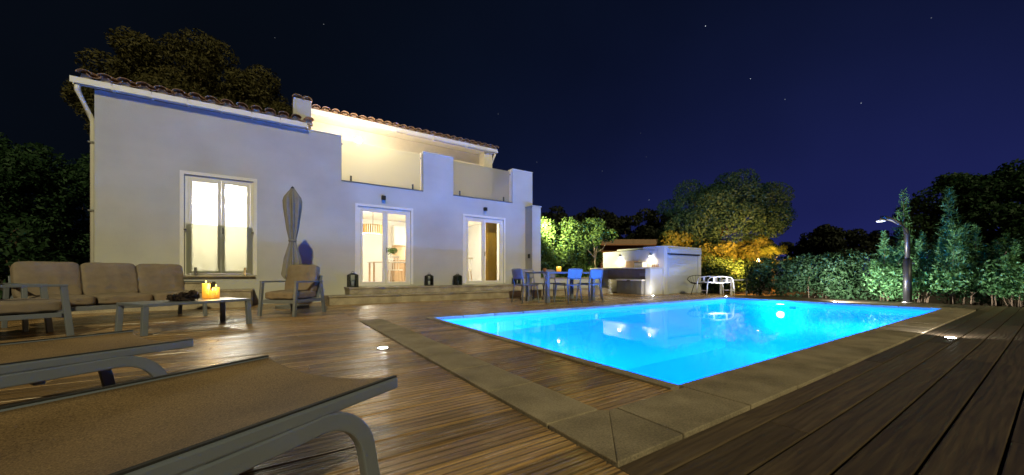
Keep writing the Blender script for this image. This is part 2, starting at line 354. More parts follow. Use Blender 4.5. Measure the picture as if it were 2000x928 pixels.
def tag(o, label=None, cat=None, group=None, kind=None):
    if label: o['label'] = label
    if cat: o['category'] = cat
    if group: o['group'] = group
    if kind: o['kind'] = kind
    return o
def thing(name, label, cat, loc=(0, 0, 0), rz=0.0, group=None):
    o = bpy.data.objects.new(name, None); C.objects.link(o); o.location = loc; o.rotation_euler = (0, 0, rz); o.empty_display_size = 0.2
    return tag(o, label, cat, group)
def copy_tree(o, parent=None):
    c = o.copy(); C.objects.link(c); c.parent = parent
    for ch in [x for x in o.children]: copy_tree(ch, c)
    return c
def lamp(name, loc, power, color, radius=0.03, parent=None, spot=None, aim=None):
    d = bpy.data.lights.new(name, 'SPOT' if spot else 'POINT'); d.energy = power; d.color = color; d.shadow_soft_size = radius
    if spot: d.spot_size = R(spot); d.spot_blend = 0.6
    o = bpy.data.objects.new(name, d); C.objects.link(o); o.location = loc; o.parent = parent
    if aim is not None: o.rotation_euler = Vector(aim).to_track_quat('-Z', 'Y').to_euler()
    return o
def cushion(w_, d_, h_, seed=0, p=0.32, wr=0.008, cuts=14):
    b = bmesh.new(); bmesh.ops.create_cube(b, size=2.0); bmesh.ops.subdivide_edges(b, edges=b.edges, cuts=cuts, use_grid_fill=True)
    rnd = random.Random(seed); ph = [rnd.uniform(0, 6.3) for _ in range(8)]
    for v in b.verts:
        x, y, z = v.co
        n = (abs(x)**8 + abs(y)**8 + abs(z)**8)**(1/8)
        q = Vector((x, y, z))/max(n, 1e-6)
        ex = (1 - q.x**2)*(1 - q.y**2)
        X = q.x*w_/2; Y = q.y*d_/2; Z = q.z*h_/2*(0.80 + 0.30*ex)
        wv = wr*(math.sin(7*X/w_*3 + 5*Y + ph[0]) + math.sin(11*Y/d_*2 - 4*X + ph[1]) + 0.7*math.sin(23*X + 17*Y + ph[2]))*0.5
        edge = max(abs(q.x), abs(q.y))**6
        Z += wv*(1 if q.z > 0 else -1)*(0.5 + 0.5*edge)
        v.co = (X, Y, Z)
    m = bpy.data.meshes.new('cushion'); b.to_mesh(m); b.free(); return m
def holed_wall(mb, u0, u1, z0, z1, v0, v1, holes, axis='u'):
    us = sorted({u0, u1, *[min(max(h[i], u0), u1) for h in holes for i in (0, 1)]})
    zs = sorted({z0, z1, *[min(max(h[i], z0), z1) for h in holes for i in (2, 3)]})
    solid = lambda i, j: 0 <= i < len(us) - 1 and 0 <= j < len(zs) - 1 and not any(
        h[0] < (us[i] + us[i + 1])/2 < h[1] and h[2] < (zs[j] + zs[j + 1])/2 < h[3] for h in holes)
    P = (lambda u, v, z: (u, v, z)) if axis == 'u' else (lambda u, v, z: (v, u, z))
    for i in range(len(us) - 1):
        for j in range(len(zs) - 1):
            if not solid(i, j): continue
            a, b_, c, d = us[i], us[i + 1], zs[j], zs[j + 1]
            q = [[P(a, v0, c), P(b_, v0, c), P(b_, v0, d), P(a, v0, d)], [P(b_, v1, c), P(a, v1, c), P(a, v1, d), P(b_, v1, d)]]
            if not solid(i - 1, j): q.append([P(a, v1, c), P(a, v0, c), P(a, v0, d), P(a, v1, d)])
            if not solid(i + 1, j): q.append([P(b_, v0, c), P(b_, v1, c), P(b_, v1, d), P(b_, v0, d)])
            if not solid(i, j - 1): q.append([P(a, v1, c), P(b_, v1, c), P(b_, v0, c), P(a, v0, c)])
            if not solid(i, j + 1): q.append([P(a, v0, d), P(b_, v0, d), P(b_, v1, d), P(a, v1, d)])
            for f in q: mb.add(f, [(0, 1, 2, 3)])
    return mb

# ------------------------------------------------------------------ ground (one sheet with the pool cut out) and pool
PU0, PU1, PV0, PV1 = 2.04, 10.95, 1.27, 5.33          # pool water rectangle
WZ = -0.07
g = MB(); B = 900; Z = -0.16
for q in ((-B, B, -B, PV0 - .1), (-B, B, PV1 + .1, B), (-B, PU0 - .1, PV0 - .1, PV1 + .1), (PU1 + .1, B, PV0 - .1, PV1 + .1)):
    a, b_, c, d = q; g.add([(a, c, Z), (b_, c, Z), (b_, d, Z), (a, d, Z)], [(0, 1, 2, 3)])
tag(g.build('ground', 'soil'), kind='structure')
pm = MB(); a, b_, c, d, zb, zt = PU0, PU1, PV0, PV1, -1.45, -0.03
o_ = 0.12
pm.add([(a, c, zb), (b_, c, zb), (b_, d, zb), (a, d, zb)], [(0, 1, 2, 3)])
pm.add([(a, c, zb), (a, d, zb), (a, d, zt), (a, c, zt)], [(0, 1, 2, 3)])
pm.add([(b_, c, zb), (b_, d, zb), (b_, d, zt), (b_, c, zt)], [(3, 2, 1, 0)])
pm.add([(a, c, zb), (b_, c, zb), (b_, c, zt), (a, c, zt)], [(3, 2, 1, 0)])
pm.add([(a, d, zb), (b_, d, zb), (b_, d, zt), (a, d, zt)], [(0, 1, 2, 3)])
pm.box(a - o_, b_ + o_, c - o_, d + o_, zb - .12, zb - .01)
pool = tag(pm.build('swimming_pool', 'pool_liner'), kind='structure')
# skimmer mouth and lights in the end wall
MB().box(PU1 - .012, PU1 + .05, 3.62, 3.82, -0.22, -0.09).build('skimmer_frame', 'pvc_white', pool, .004)
MB().box(PU1 - .016, PU1 + .04, 3.645, 3.795, -0.205, -0.105).build('skimmer_mouth', 'black_metal', pool)
def pool_light(loc, nrm, power, name='pool_light'):
    n = Vector(nrm); rot = n.to_track_quat('Z', 'Y').to_matrix(); p = Vector(loc)
    ring = MB(); ring.lathe([(0.13, 0), (0.13, 0.02), (0.10, 0.035)], 20); ring.v = [tuple(p + rot @ Vector(q)) for q in ring.v]; ro = ring.build(name, 'pvc_white', pool, 0, True)
    lens = MB(); lens.lathe([(0.085, 0.03), (0.085, 0.042), (0.04, 0.052)], 20); lens.v = [tuple(p + rot @ Vector(q)) for q in lens.v]; lens.build('lens', 'lamp_pool', ro, 0, True)
    lamp('pool_lamp', p + n*0.16, power, (0.0, 0.27, 1.0), 0.07)
pool_light((PU1, 3.97, -0.36), (-1, 0, 0), 80)
pool_light((PU0, 3.3, -1.1), (1, 0, 0), 200); pool_light((4.6, PV0, -1.2), (0, 1, 0), 290); pool_light((8.2, PV0, -1.2), (0, 1, 0), 290)  # unseen lamps added on the hidden walls to even out the glow
wm = MB(); nx, ny = 60, 30
for j in range(ny + 1):
    for i in range(nx + 1): wm.v.append((PU0 + (PU1 - PU0)*i/nx, PV0 + (PV1 - PV0)*j/ny, WZ))
wm.f = [(j*(nx + 1) + i, j*(nx + 1) + i + 1, (j + 1)*(nx + 1) + i + 1, (j + 1)*(nx + 1) + i) for j in range(ny) for i in range(nx)]
tag(wm.build('pool_water', 'water', None, 0, True), kind='structure')

# ------------------------------------------------------------------ stone coping, slab by slab
cop = bpy.data.objects.new('pool_coping', None); C.objects.link(cop); tag(cop, 'beige stone coping slabs framing the lit pool', kind='structure')
def prism(pts, z0, z1):
    n = len(pts); m = MB(); m.add([(x, y, z0) for x, y in pts] + [(x, y, z1) for x, y in pts],
        [tuple(range(n))[::-1], tuple(range(n, 2*n))] + [(i, (i + 1) % n, n + (i + 1) % n, n + i) for i in range(n)]); return m
SU0, SU1, CV0, CV1 = 1.015, 1.337, 0.866, 1.266
G = 0.0055
def slab(pts, z=0.011): return prism(pts, -0.05, z).build('slab', 'coping_stone', cop, 0.004)
slab([(SU0, CV0), (SU1 + .035, CV0 + .355), (SU1 - G, 1.256 - G), (SU0, 1.256 - G)])             # mitred corner, left half
slab([(SU0 + .0015, CV0 - .001), (1.43 - G, CV0), (1.43 - G, 1.222), (SU1 + .0365, 1.222)])          # right half
v = 1.256; k = 0
while v < 5.60:
    e = min(v + 0.538, 5.62)
    slab([(SU0, v + G), (SU1 + .001*k, v + G), (SU1, e - G), (SU0, e - G)], 0.011 + random.uniform(-.0015, .0015)); v = e; k += 1
u = 1.43
while u < 10.9:
    e = min(u + 0.60, 10.98)
    slab([(u + G, CV0), (e - G, CV0), (e - G, 1.222 if u < 1.9 else CV1), (u + G, 1.222 if u < 1.9 else CV1)], 0.011 + random.uniform(-.0015, .0015)); u = e
arc = [(10.98 + .40*math.sin(t), 1.266 - .40*math.cos(t)) for t in [i*PI/2/8 for i in range(9)]]
slab([(10.98 + G, 1.266)] + [(x + G, y) for x, y in arc])                                          # rounded end slab
v = 1.266
while v < 5.3:
    e = min(v + 0.60, 5.36); slab([(10.955, v + G), (11.38, v + G), (11.38, e - G), (10.955, e - G)]); v = e
v = 1.256
while v < 5.32:
    e = min(v + 0.60, 5.34); prism([(1.952, v + G), (2.043, v + G), (2.043, e - G), (1.952, e - G)], -.05, 0.010).build('edge_stone', 'coping_stone', cop, .004); v = e
u = 1.952
while u < 11.3:
    e = min(u + 0.60, 11.38); prism([(u + G, 5.345), (e - G, 5.345), (e - G, 5.45), (u + G, 5.45)], -.05, 0.010).build('edge_stone', 'coping_stone', cop, .004); u = e

# ------------------------------------------------------------------ deck boards
deck = bpy.data.objects.new('deck', None); C.objects.link(deck); tag(deck, 'brown composite wood deck around the pool', kind='structure')
PITCH = 0.157; V0 = 0.114
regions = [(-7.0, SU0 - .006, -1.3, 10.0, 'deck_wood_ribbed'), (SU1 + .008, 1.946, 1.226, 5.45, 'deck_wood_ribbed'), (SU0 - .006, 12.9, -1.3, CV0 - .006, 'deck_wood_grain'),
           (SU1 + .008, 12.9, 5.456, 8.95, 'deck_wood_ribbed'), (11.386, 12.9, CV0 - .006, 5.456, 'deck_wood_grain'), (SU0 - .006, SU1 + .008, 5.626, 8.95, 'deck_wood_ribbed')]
boards = []
rr = random.Random(11)
for (u0, u1, v0, v1, mt) in regions:
    k = math.floor((v0 - V0)/PITCH)
    while V0 + k*PITCH < v1 - .01:
        a, b_ = max(V0 + k*PITCH, v0), min(V0 + (k + 1)*PITCH, v1)
        if b_ - a > 0.02:
            u = u0; first = True; rk = random.Random(k*7 + int(u0*10))
            while u < u1 - .02:
                ln = 3.6 if not first else rk.choice([0.9, 1.5, 2.2, 2.9, 3.6])
                e = min(u + ln, u1)
                if u1 - e < .3: e = u1
                boards.append((u, e, a + .005, b_ - .005, mt)); u = e; first = False
        k += 1
def bkey(b_):
    u, e, a, c, mt = b_; best = 0
    for t in range(9):
        x = u + (e - u)*t/8; y = (a + c)/2; D = x*FU + y*FV
        if D > 0.5 and abs((x*RU + y*RV)/D) < 1.45: best = max(best, 1/D)
    return -best
boards.sort(key=bkey)
rest = {}
cache = {}
for i, (u, e, a, c, mt) in enumerate(boards):
    if i < 290:
        key = (round(e - u, 3), round(c - a, 4), mt)
        if key not in cache:
            cache[key] = MB().box(0, e - u - .003, 0, c - a, -.028, 0).mesh('board'); 
        o = link('board', cache[key], mt, deck, .004); o.location = (u, a, random.uniform(-.0012, .0012))
    else: rest.setdefault(mt, MB()).box(u, e - .003, a, c, -.028, 0)
for mt, m in rest.items(): tag(m.build('far_boards', mt, deck), kind='stuff')
tag(prism([(-7, -1.3), (1.9, -1.3), (1.9, 10), (-7, 10)], -.13, -.06).build('deck_frame', 'black_metal', deck))
MB().box(1.9, 12.9, -1.3, CV0, -.13, -.06).box(1.9, 12.9, 5.46, 8.95, -.13, -.06).box(11.4, 12.9, CV0, 5.46, -.13, -.06).build('deck_frame', 'black_metal', deck)

# ------------------------------------------------------------------ house
WV = 10.0
house = thing('villa', 'white rendered two storey villa with clay tile roofs and lit windows', 'house', (0, 0, 0))
HOL = [(-1.6, -.43, .66, 2.77), (1.774, 3.156, .38, 2.46), (4.835, 6.23, .38, 2.46), (1.386, 3.518, 3.05, 9), (4.452, 6.58, 3.05, 9)]
wl = MB(); holed_wall(wl, -2.87, 7.405, -.16, 4.18, WV, WV + .25, HOL)
wl.build('facade_wall', 'stucco', house)
sw = MB(); sw.box(-2.869, -2.62, WV + .252, 17, -.16, 4.2); sw.build('side_wall', 'stucco', house)
MB().box(7.15, 7.403, WV + .252, 17, -.16, 4.0).build('side_wall', 'stucco', house)
MB().box(-2.61, 7.14, 16.8, 17.0, -.16, 5.3).build('rear_wall', 'stucco', house)
MB().box(-2.61, 7.14, WV + .252, 16.79, 2.80, 2.99).build('balcony_slab', 'interior_white', house)
MB().box(-2.61, 7.14, WV + .252, 16.79, .20, .379).build('ground_floor', 'interior_floor', house)
MB().box(.62, 6.95, 12.4, 12.6, 2.992, 5.33).build('upper_wall', 'soffit_paint', house)  # brighter tone than the stucco, chosen to bounce more lamp light
MB().box(.42, .618, WV + .252, 16.79, 2.992, 4.9).build('upper_side_wall', 'stucco', house)
MB().box(6.6, 6.95, 11.98, 12.398, 2.992, 5.33).build('corner_pier', 'soffit_paint', house)
MB().box(1.386 - .0, 3.518, WV - .02, WV + .27, 3.052, 3.075).build('balcony_sill', 'grey_metal', house)
MB().box(4.452, 6.58, WV - .02, WV + .27, 3.052, 3.075).build('balcony_sill', 'grey_metal', house)
MB().box(6.57, 7.42, WV - .015, WV + .265, 4.182, 4.205).build('parapet_cap', 'pvc_white', house, .004)
MB().box(3.51, 4.46, WV - .015, WV + .265, 4.182, 4.205).build('parapet_cap', 'pvc_white', house, .004)
MB().box(.68, 1.394, WV - .015, WV + .265, 4.182, 4.205).build('parapet_cap', 'pvc_white', house, .004)
# pillar box at the right end
pil = MB().box(7.10, 7.46, 9.6, 9.998, -.16, 2.94).build('corner_pillar', 'stucco', house, .006)
MB().box(7.08, 7.48, 9.58, 9.998, 2.942, 2.975).build('pillar_cap', 'stucco', pil, .004)
MB().box(7.06, 7.098, 9.72, 9.80, 1.22, 1.36).build('switch_box', 'black_metal', pil, .004)
# unlit wall spots over the doors
for x, z in ((2.405, 2.735), (5.513, 2.74)):
    s_ = MB().box(x - .05, x + .05, 9.88, 9.965, z - .06, z + .05).build('wall_spot', 'black_metal', house, .006)
    MB().box(x - .03, x + .03, 9.966, 9.998, z - .03, z + .03).build('bracket', 'grey_metal', s_)
# roofs
def tile_mesh(flip, ln=.44, r0=.105, r1=.085, th=.014, seg=7):
    m = MB(); vs = []
    for (y, r) in ((0, r0), (ln, r1)):
        for rad in (r, r - th):
            for i in range(seg + 1):
                a = PI*i/seg; vs.append((rad*math.cos(a), y, rad*math.sin(a)*(-1 if flip else 1)*.62))
    k = seg + 1; fs = []
    for i in range(seg):
        fs += [(i, i + 1, 2*k + i + 1, 2*k + i), (k + i + 1, k + i, 3*k + i, 3*k + i + 1), (i + 1, i, k + i, k + i + 1), (2*k + i, 2*k + i + 1, 3*k + i + 1, 3*k + i)]
    fs += [(0, 2*k, 3*k, k), (seg, k + seg, 3*k + seg, 2*k + seg)]
    m.add(vs, fs); return m
tc_m = tile_mesh(False); tf_m = tile_mesh(True, r0=.10, r1=.11)
TC = tc_m.mesh('cover_tile'); TF = tf_m.mesh('channel_tile'); TC.materials.append(MAT['tile_clay']); TF.materials.append(MAT['tile_clay'])
for m_ in (TC, TF):
    for p in m_.polygons: p.use_smooth = False
def make_roof(u0, u1, v0, z0, pitch, depth, nobj):
    up = Vector((0, math.cos(pitch), math.sin(pitch))); n = Vector((0, -math.sin(pitch), math.cos(pitch)))
    pb = MB(); a = Vector((0, v0 + .10, z0 - .015))
    e = a + up*(depth - .1)
    pb.add([(u0, a.y, a.z), (u1, a.y, a.z), (u1, e.y, e.z), (u0, e.y, e.z), (u0, a.y, a.z + .05), (u1, a.y, a.z + .05), (u1, e.y, e.z + .05), (u0, e.y, e.z + .05)],
           [(0, 3, 2, 1), (4, 5, 6, 7), (0, 1, 5, 4), (1, 2, 6, 5), (2, 3, 7, 6), (3, 0, 4, 7)])
    rf = pb.build('roof', 'mortar', house)
    st_ = MB(); nt_ = int((u1 - u0)/.25); pt = (u1 - u0)/nt_
    rows = int(depth/.36)
    rot = Matrix.Rotation(pitch, 3, 'X')
    for r in range(rows):
        for i in range(nt_ + 1):
            for kind in (0, 1):
                if kind and i == nt_: continue
                x = u0 + (i + (.5 if kind else 0))*pt
                p = Vector((x, v0, z0)) + up*(r*.36 - (.03 if not kind else 0)) + n*(.12 if not kind else .125)
                p += Vector((random.uniform(-.006, .006), random.uniform(-.012, .012), random.uniform(-.004, .004)))
                if r < nobj:
                    o = link('tile', TF if kind else TC, None, rf); o.location = p; o.rotation_euler = (pitch + (.02), 0, random.uniform(-.03, .03))
                else:
                    src = tf_m if kind else tc_m; st_.add([p + rot @ Vector(q) for q in src.v], src.f)
    if st_.v: tag(st_.build('tile_field', 'tile_clay', rf), kind='stuff')
    for i in range(nt_ + 1):                             # mortar under each cover tile at the eave
        mm = MB(); x = u0 + i*pt; mm.add([(x - .085, v0 + .04, z0 + .03), (x + .085, v0 + .04, z0 + .03), (x + .05, v0 + .04, z0 + .135), (x - .05, v0 + .04, z0 + .135),
             (x - .085, v0 + .16, z0 + .03), (x + .085, v0 + .16, z0 + .03), (x + .05, v0 + .16, z0 + .15), (x - .05, v0 + .16, z0 + .15)],
             [(0, 1, 2, 3), (5, 4, 7, 6), (3, 2, 6, 7), (1, 5, 6, 2), (4, 0, 3, 7), (4, 5, 1, 0)])
        mm.build('mortar_bed', 'mortar', rf)
    return rf
rf1 = make_roof(-2.95, .66, 9.86, 4.26, R(16), 3.4, 2)
rf2 = make_roof(.72, 7.05, 11.86, 5.42, R(16), 3.6, 2)
# soffit, fascia and gutters
MB().box(.70, 7.08, 11.95, 12.398, 5.332, 5.36).build('soffit', 'soffit_paint', house)
gprof = [(-.055, -.055), (-.02, -.075), (.03, -.075), (.06, -.05), (.06, .045), (.048, .045), (.045, -.04), (-.045, -.045), (-.045, .045), (-.055, .045)]
def gutter(u0, u1, v, z, n):
    gt = None
    for i in range(n):
        a = u0 + (u1 - u0)*i/n; b_ = u0 + (u1 - u0)*(i + 1)/n
        m = MB(); m.sweep([(a + .004, v, z), (b_ - .004, v, z)], [(-.065, -.05), (.055, -.07), (.065, -.05), (.065, .06), (.05, .06), (.05, -.045), (-.05, -.04), (-.05, .06), (-.065, .06)], (0, 1, 0))
        o = m.build('gutter', 'pvc_white', house, 0, False, True)
        MB().box(b_ - .018, b_ + .018, v - .072, v + .07, z - .075, z - .0).build('joint', 'pvc_white', o, .003)
gutter(-3.14, .62, 9.92, 4.245, 7); gutter(.74, 7.10, 11.90, 5.415, 5)
MB().box(.68, 7.08, 11.955, 11.985, 5.335, 5.47).build('fascia', 'soffit_paint', house)
dp = MB().tube([(-3.06, 9.92, 4.19), (-3.06, 9.93, 4.08), (-2.97, 10.12, 3.72), (-2.93, 10.16, 3.60), (-2.93, 10.16, .02)], .042, 10).build('downpipe', 'pvc_white', house, 0, True)
for z in (3.2, 1.9, .6): MB().box(-2.985, -2.871, 10.10, 10.22, z - .015, z + .015).build('clip', 'grey_metal', dp)
dp2 = MB().tube([(7.04, 11.90, 5.36), (7.04, 11.93, 5.28), (6.99, 12.12, 4.98), (6.985, 12.15, 4.9), (6.985, 12.15, 3.0)], .04, 10).build('downpipe', 'pvc_white', house, 0, True)
# chimney with two barrel tiles on top
ch = MB().box(.345, .735, 10.28, 10.72, 4.2, 5.02).build('chimney', 'stucco', house, .008)
for i, x in enumerate((.44, .64)):
    o = link('cap_tile', tile_mesh(False, .56, .115, .105, .016).mesh('cap_tile'), 'tile_clay', ch); o.location = (x, 10.22, 5.02)
# windows and doors
def window_unit(kind, u0, u1, z0, z1, split, name, v=10.03, fw=.06, dep=.06):
    t = bpy.data.objects.new(name, None); C.objects.link(t); t.parent = house
    m = MB(); m.box(u0, u0 + fw, v, v + dep, z0, z1).box(u1 - fw, u1, v, v + dep, z0, z1).box(u0 + fw, u1 - fw, v, v + dep, z1 - fw, z1).box(u0 + fw, u1 - fw, v, v + dep, z0, z0 + .035)
    m.build('frame', 'pvc_white', t, .004)
    xs = [u0 + fw, split, u1 - fw]
    for a, b_ in zip(xs[:-1], xs[1:]):
        s = .06; a += .003; b_ -= .003; zb_, zt_ = z0 + .037, z1 - fw - .003
        l = MB().box(a, a + s, v - .012, v + .045, zb_, zt_).box(b_ - s, b_, v - .012, v + .045, zb_, zt_).box(a + s, b_ - s, v - .012, v + .045, zt_ - s, zt_).box(a + s, b_ - s, v - .012, v + .045, zb_, zb_ + s)
        lo = l.build('sash', 'pvc_white', t, .004)
        MB().box(a + s - .004, b_ - s + .004, v + .012, v + .022, zb_ + s - .004, zt_ - s + .004).build('pane', 'clear_glass', lo)
    hd = MB().box(split + .02, split + .045, v - .05, v - .013, (z0 + z1)/2 - .16, (z0 + z1)/2 - .02); hd.build('handle', 'steel', t, .004)
    return t
def trim(t, u0, u1, z0, z1, sill):
    m = MB().box(u0 - .07, u0 - .002, 9.985, 10.03, z0, z1 + .07).box(u1 + .002, u1 + .07, 9.985, 10.03, z0, z1 + .07).box(u0 - .002, u1 + .002, 9.985, 10.03, z1 + .002, z1 + .07)
    return m
w1 = window_unit('w', -1.6, -.43, .66, 2.77, -1.0, 'window')
d1 = window_unit('d', 1.774, 3.156, .385, 2.46, 2.47, 'glass_door')
d2 = window_unit('d', 4.835, 6.23, .385, 2.46, 5.50, 'glass_door')
MB().box(-1.63, -.40, 9.92, 10.02, .625, .658).build('sill', 'step_stone', w1, .005)
for t_, a, b_, c, d in ((w1, -1.6, -.43, .66, 2.77), (d1, 1.774, 3.156, .40, 2.46), (d2, 4.835, 6.23, .40, 2.46)): trim(t_, a, b_, c, d, 0).build('surround', 'pvc_white', t_, .004)
# frosted guard pane on the tall window, with clamps
def guard(parent, u0, u1, z0, z1, v, clamps, nm='frosted_guard'):
    gpn = MB().box(u0, u1, v, v + .014, z0, z1).build(nm, 'frosted_glass', parent, .002)
    for (x, z, w_, h_) in clamps: MB().box(x - w_, x + w_, v - .022, v + .036, z, z + h_).build('clamp', 'steel', gpn, .003)
guard(w1, -1.575, -.455, .70, 1.74, 9.985, [(-1.42, .66, .022, .17), (-.58, .66, .022, .17), (-1.585, 1.60, .02, .03), (-.445, 1.60, .02, .03)])
gA = guard(house, 1.40, 3.46, 3.10, 4.135, 10.09, [(1.62, 3.077, .022, .16), (3.24, 3.077, .022, .16), (1.40, 4.0, .02, .03), (3.48, 4.0, .025, .03)], 'balcony_pane')
gB = guard(house, 4.465, 6.52, 3.10, 4.125, 10.09, [(4.70, 3.077, .022, .16), (6.28, 3.077, .022, .16), (4.462, 4.0, .02, .03), (6.54, 4.0, .025, .03)], 'balcony_pane')
MB().box(3.482, 3.516, 10.06, 10.13, 3.077, 4.18).build('end_post', 'soffit_paint', house); MB().box(6.545, 6.578, 10.06, 10.13, 3.077, 4.17).build('end_post', 'soffit_paint', house)
# balcony lamp (lit)
bl = thing('floor_lamp', 'lit globe floor lamp standing on the balcony behind the frosted pane', 'lamp', (1.96, 10.95, 2.992))
MB().lathe([(.13, 0), (.13, .02), (.02, .03)], 18).build('base', 'white_metal', bl); MB().tube([(0, 0, .03), (0, 0, 1.42)], .012, 8).build('stem', 'white_metal', bl)
MB().lathe([(.02, 1.42), (.06, 1.445), (.078, 1.50), (.06, 1.555), (.01, 1.58)], 16).build('globe', 'lamp_white', bl, 0, True)
lamp('balcony_light', (1.96, 10.95, 4.64), 37, (1.0, .78, .48), .06)
# rooms behind the glass
MB().box(.9, 1.05, 10.252, 16.79, .381, 2.798).build('partition_wall', 'interior_white', house)
MB().box(-2.61, .9, 13.4, 13.5, .381, 2.798).build('partition_wall', 'interior_white', house)
holed = MB(); holed_wall(holed, 1.06, 7.14, .381, 2.798, 14.6, 14.72, [(1.75, 2.75, .2, 2.45)]); holed.build('partition_wall', 'interior_white', house)
idr = MB().box(1.80, 2.70, 15.9, 15.95, .382, 2.40).build('interior_door', 'interior_white', house)
for k in (2.28, 2.42): MB().box(k - .03, k + .03, 15.885, 15.899, .9, 2.1).build('door_slot', 'cabinet_grey', idr)
fr = MB().box(1.66, 1.748, 14.57, 14.599, .382, 2.54).box(2.752, 2.84, 14.57, 14.599, .382, 2.54).box(1.748, 2.752, 14.57, 14.599, 2.452, 2.54).build('door_trim', 'interior_white', house)
MB().lathe([(.16, 0), (.17, .04), (.12, .06)], 20, (-1.0, 11.8, 2.735)).build('ceiling_lamp', 'lamp_white', house, 0, True)
lamp('room_light', (-1.0, 11.8, 2.45), 58, (1.0, .90, .76), .15)
lamp('room_light', (2.4, 12.4, 1.95), 22, (1.0, .86, .66), .12)
lamp('room_light', (5.4, 12.4, 2.2), 30, (1.0, .84, .62), .15)
lamp('hall_light', (2.2, 15.3, 2.5), 14, (1.0, .95, .88), .1)
MB().lathe([(.16, 0), (.17, .04), (.12, .06)], 20, (5.4, 12.4, 2.735)).build('ceiling_lamp', 'lamp_white', house, 0, True)

# ------------------------------------------------------------------ indoor things seen through the doors
pd = thing('pendant_lamp', 'gold slatted drum pendant lamp glowing inside the living room', 'lamp', (2.62, 12.2, 2.0))
for i in range(28):
    a = 2*PI*i/28; MB().obox((.30*math.cos(a), .30*math.sin(a), .14), (.012, .045, .28), Matrix.Rotation(a, 3, 'Z')).build('slat', 'gold', pd)
MB().lathe([(.24, .03), (.24, .25)], 24).build('diffuser', 'lamp_drum', pd, 0, True)
MB().tube([(0, 0, .25), (0, 0, .79)], .008, 6).build('cord', 'black_metal', pd)
kc = thing('kitchen_unit', 'grey and pale wood kitchen wall unit behind the first glass door', 'kitchen', (4.6, 14.2, .381))
MB().box(-.75, .05, 0, .39, 0, .86).build('base_cabinet', 'pale_wood', kc, .004); MB().box(.055, 1.0, 0, .39, 0, .86).build('base_cabinet', 'cabinet_grey', kc, .004)
MB().box(-.78, 1.02, -.03, .39, .862, .90).build('worktop', 'counter_stone', kc, .004); MB().box(-.75, 1.0, .36, .39, .902, 1.45).build('splashback', 'pale_wood', kc)
MB().box(-.75, -.12, .05, .39, 1.452, 2.2).build('wall_cabinet', 'interior_white', kc, .004); MB().box(-.115, 1.0, .05, .39, 1.452, 2.2).build('wall_cabinet', 'cabinet_grey', kc, .004)
MB().box(-.10, .98, .10, .16, 1.43, 1.45).build('strip_light', 'lamp_white', kc)
def spindle_chair(loc, rz, label):
    t = thing('spindle_chair', label, 'chair', loc, rz, 'white spindle chairs indoors')
    MB().box(-.21, .21, -.21, .21, .43, .46).build('seat', 'interior_white', t, .01)
    for sx in (-1, 1):
        for sy in (-1, 1): MB().tube([(sx*.17, sy*.17, .43), (sx*.21, sy*.22, 0)], .016, 8).build('leg', 'pale_wood', t)
    for i in range(5): MB().tube([((i - 2)*.085, .19, .46), ((i - 2)*.095, .25, .86)], .009, 6).build('spindle', 'interior_white', t)
    MB().bar([(-.22, .245, .87), (0, .27, .88), (.22, .245, .87)], .025, .06, (0, 1, 0)).build('top_rail', 'interior_white', t, .006)
spindle_chair((3.35, 12.3, .381), R(150), 'white spindle chair inside the first glass door beside the flower vase')
spindle_chair((5.75, 11.9, .381), R(170), 'white spindle chair behind the left leaf of the curtained door')
it = thing('indoor_table', 'white indoor dining table carrying a vase of flowers', 'table', (3.55, 12.9, .381))
MB().box(-.9, .5, -.4, .4, .71, .74).build('table_top', 'interior_white', it, .005)
for sx in (-.82, .42):
    for sy in (-.33, .33): MB().box(sx - .025, sx + .025, sy - .025, sy + .025, 0, .71).build('leg', 'pale_wood', it)

# ------------------------------------------------------------------ foliage tools
def leaves(name, P, Nn, size, aspect, material, parent, seed, jitter=0.8, up=None):
    rng = np.random.default_rng(seed); n = len(P)
    nrm = Nn + jitter*rng.normal(size=(n, 3)); nrm /= np.linalg.norm(nrm, axis=1)[:, None] + 1e-9
    t = rng.normal(size=(n, 3)) if up is None else up + 0.35*rng.normal(size=(n, 3))
    t -= nrm*np.sum(t*nrm, 1)[:, None]; t /= np.linalg.norm(t, axis=1)[:, None] + 1e-9
    b = np.cross(nrm, t); s = size*rng.uniform(.6, 1.35, n)[:, None]
    V = np.stack([P - t*s*.5, P + b*s*aspect*.5 + nrm*s*.06, P + t*s*.5, P - b*s*aspect*.5 + nrm*s*.06], 1).reshape(-1, 3)
    m = bpy.data.meshes.new(name); m.vertices.add(4*n); m.vertices.foreach_set('co', V.astype(np.float32).ravel())
    m.loops.add(4*n); m.loops.foreach_set('vertex_index', np.arange(4*n, dtype=np.int32))
    m.polygons.add(n); m.polygons.foreach_set('loop_start', np.arange(0, 4*n, 4, dtype=np.int32))
    m.update(calc_edges=True); m.validate()
    return link(name, m, material, parent)
def blob_points(blobs, n, seed, shell=.55):
    rng = np.random.default_rng(seed); B_ = np.array(blobs, float); wgt = (B_[:, 3]**2); wgt /= wgt.sum()
    idx = rng.choice(len(B_), n, p=wgt); d = rng.normal(size=(n, 3)); d /= np.linalg.norm(d, axis=1)[:, None]
    r = shell + (1 - shell)*rng.random(n)**.6
    sq = B_[idx, 4] if B_.shape[1] > 4 else np.ones(n)
    P = B_[idx, :3] + d*(r*B_[idx, 3])[:, None]*np.stack([np.ones(n), np.ones(n), sq], 1)
    return P, d
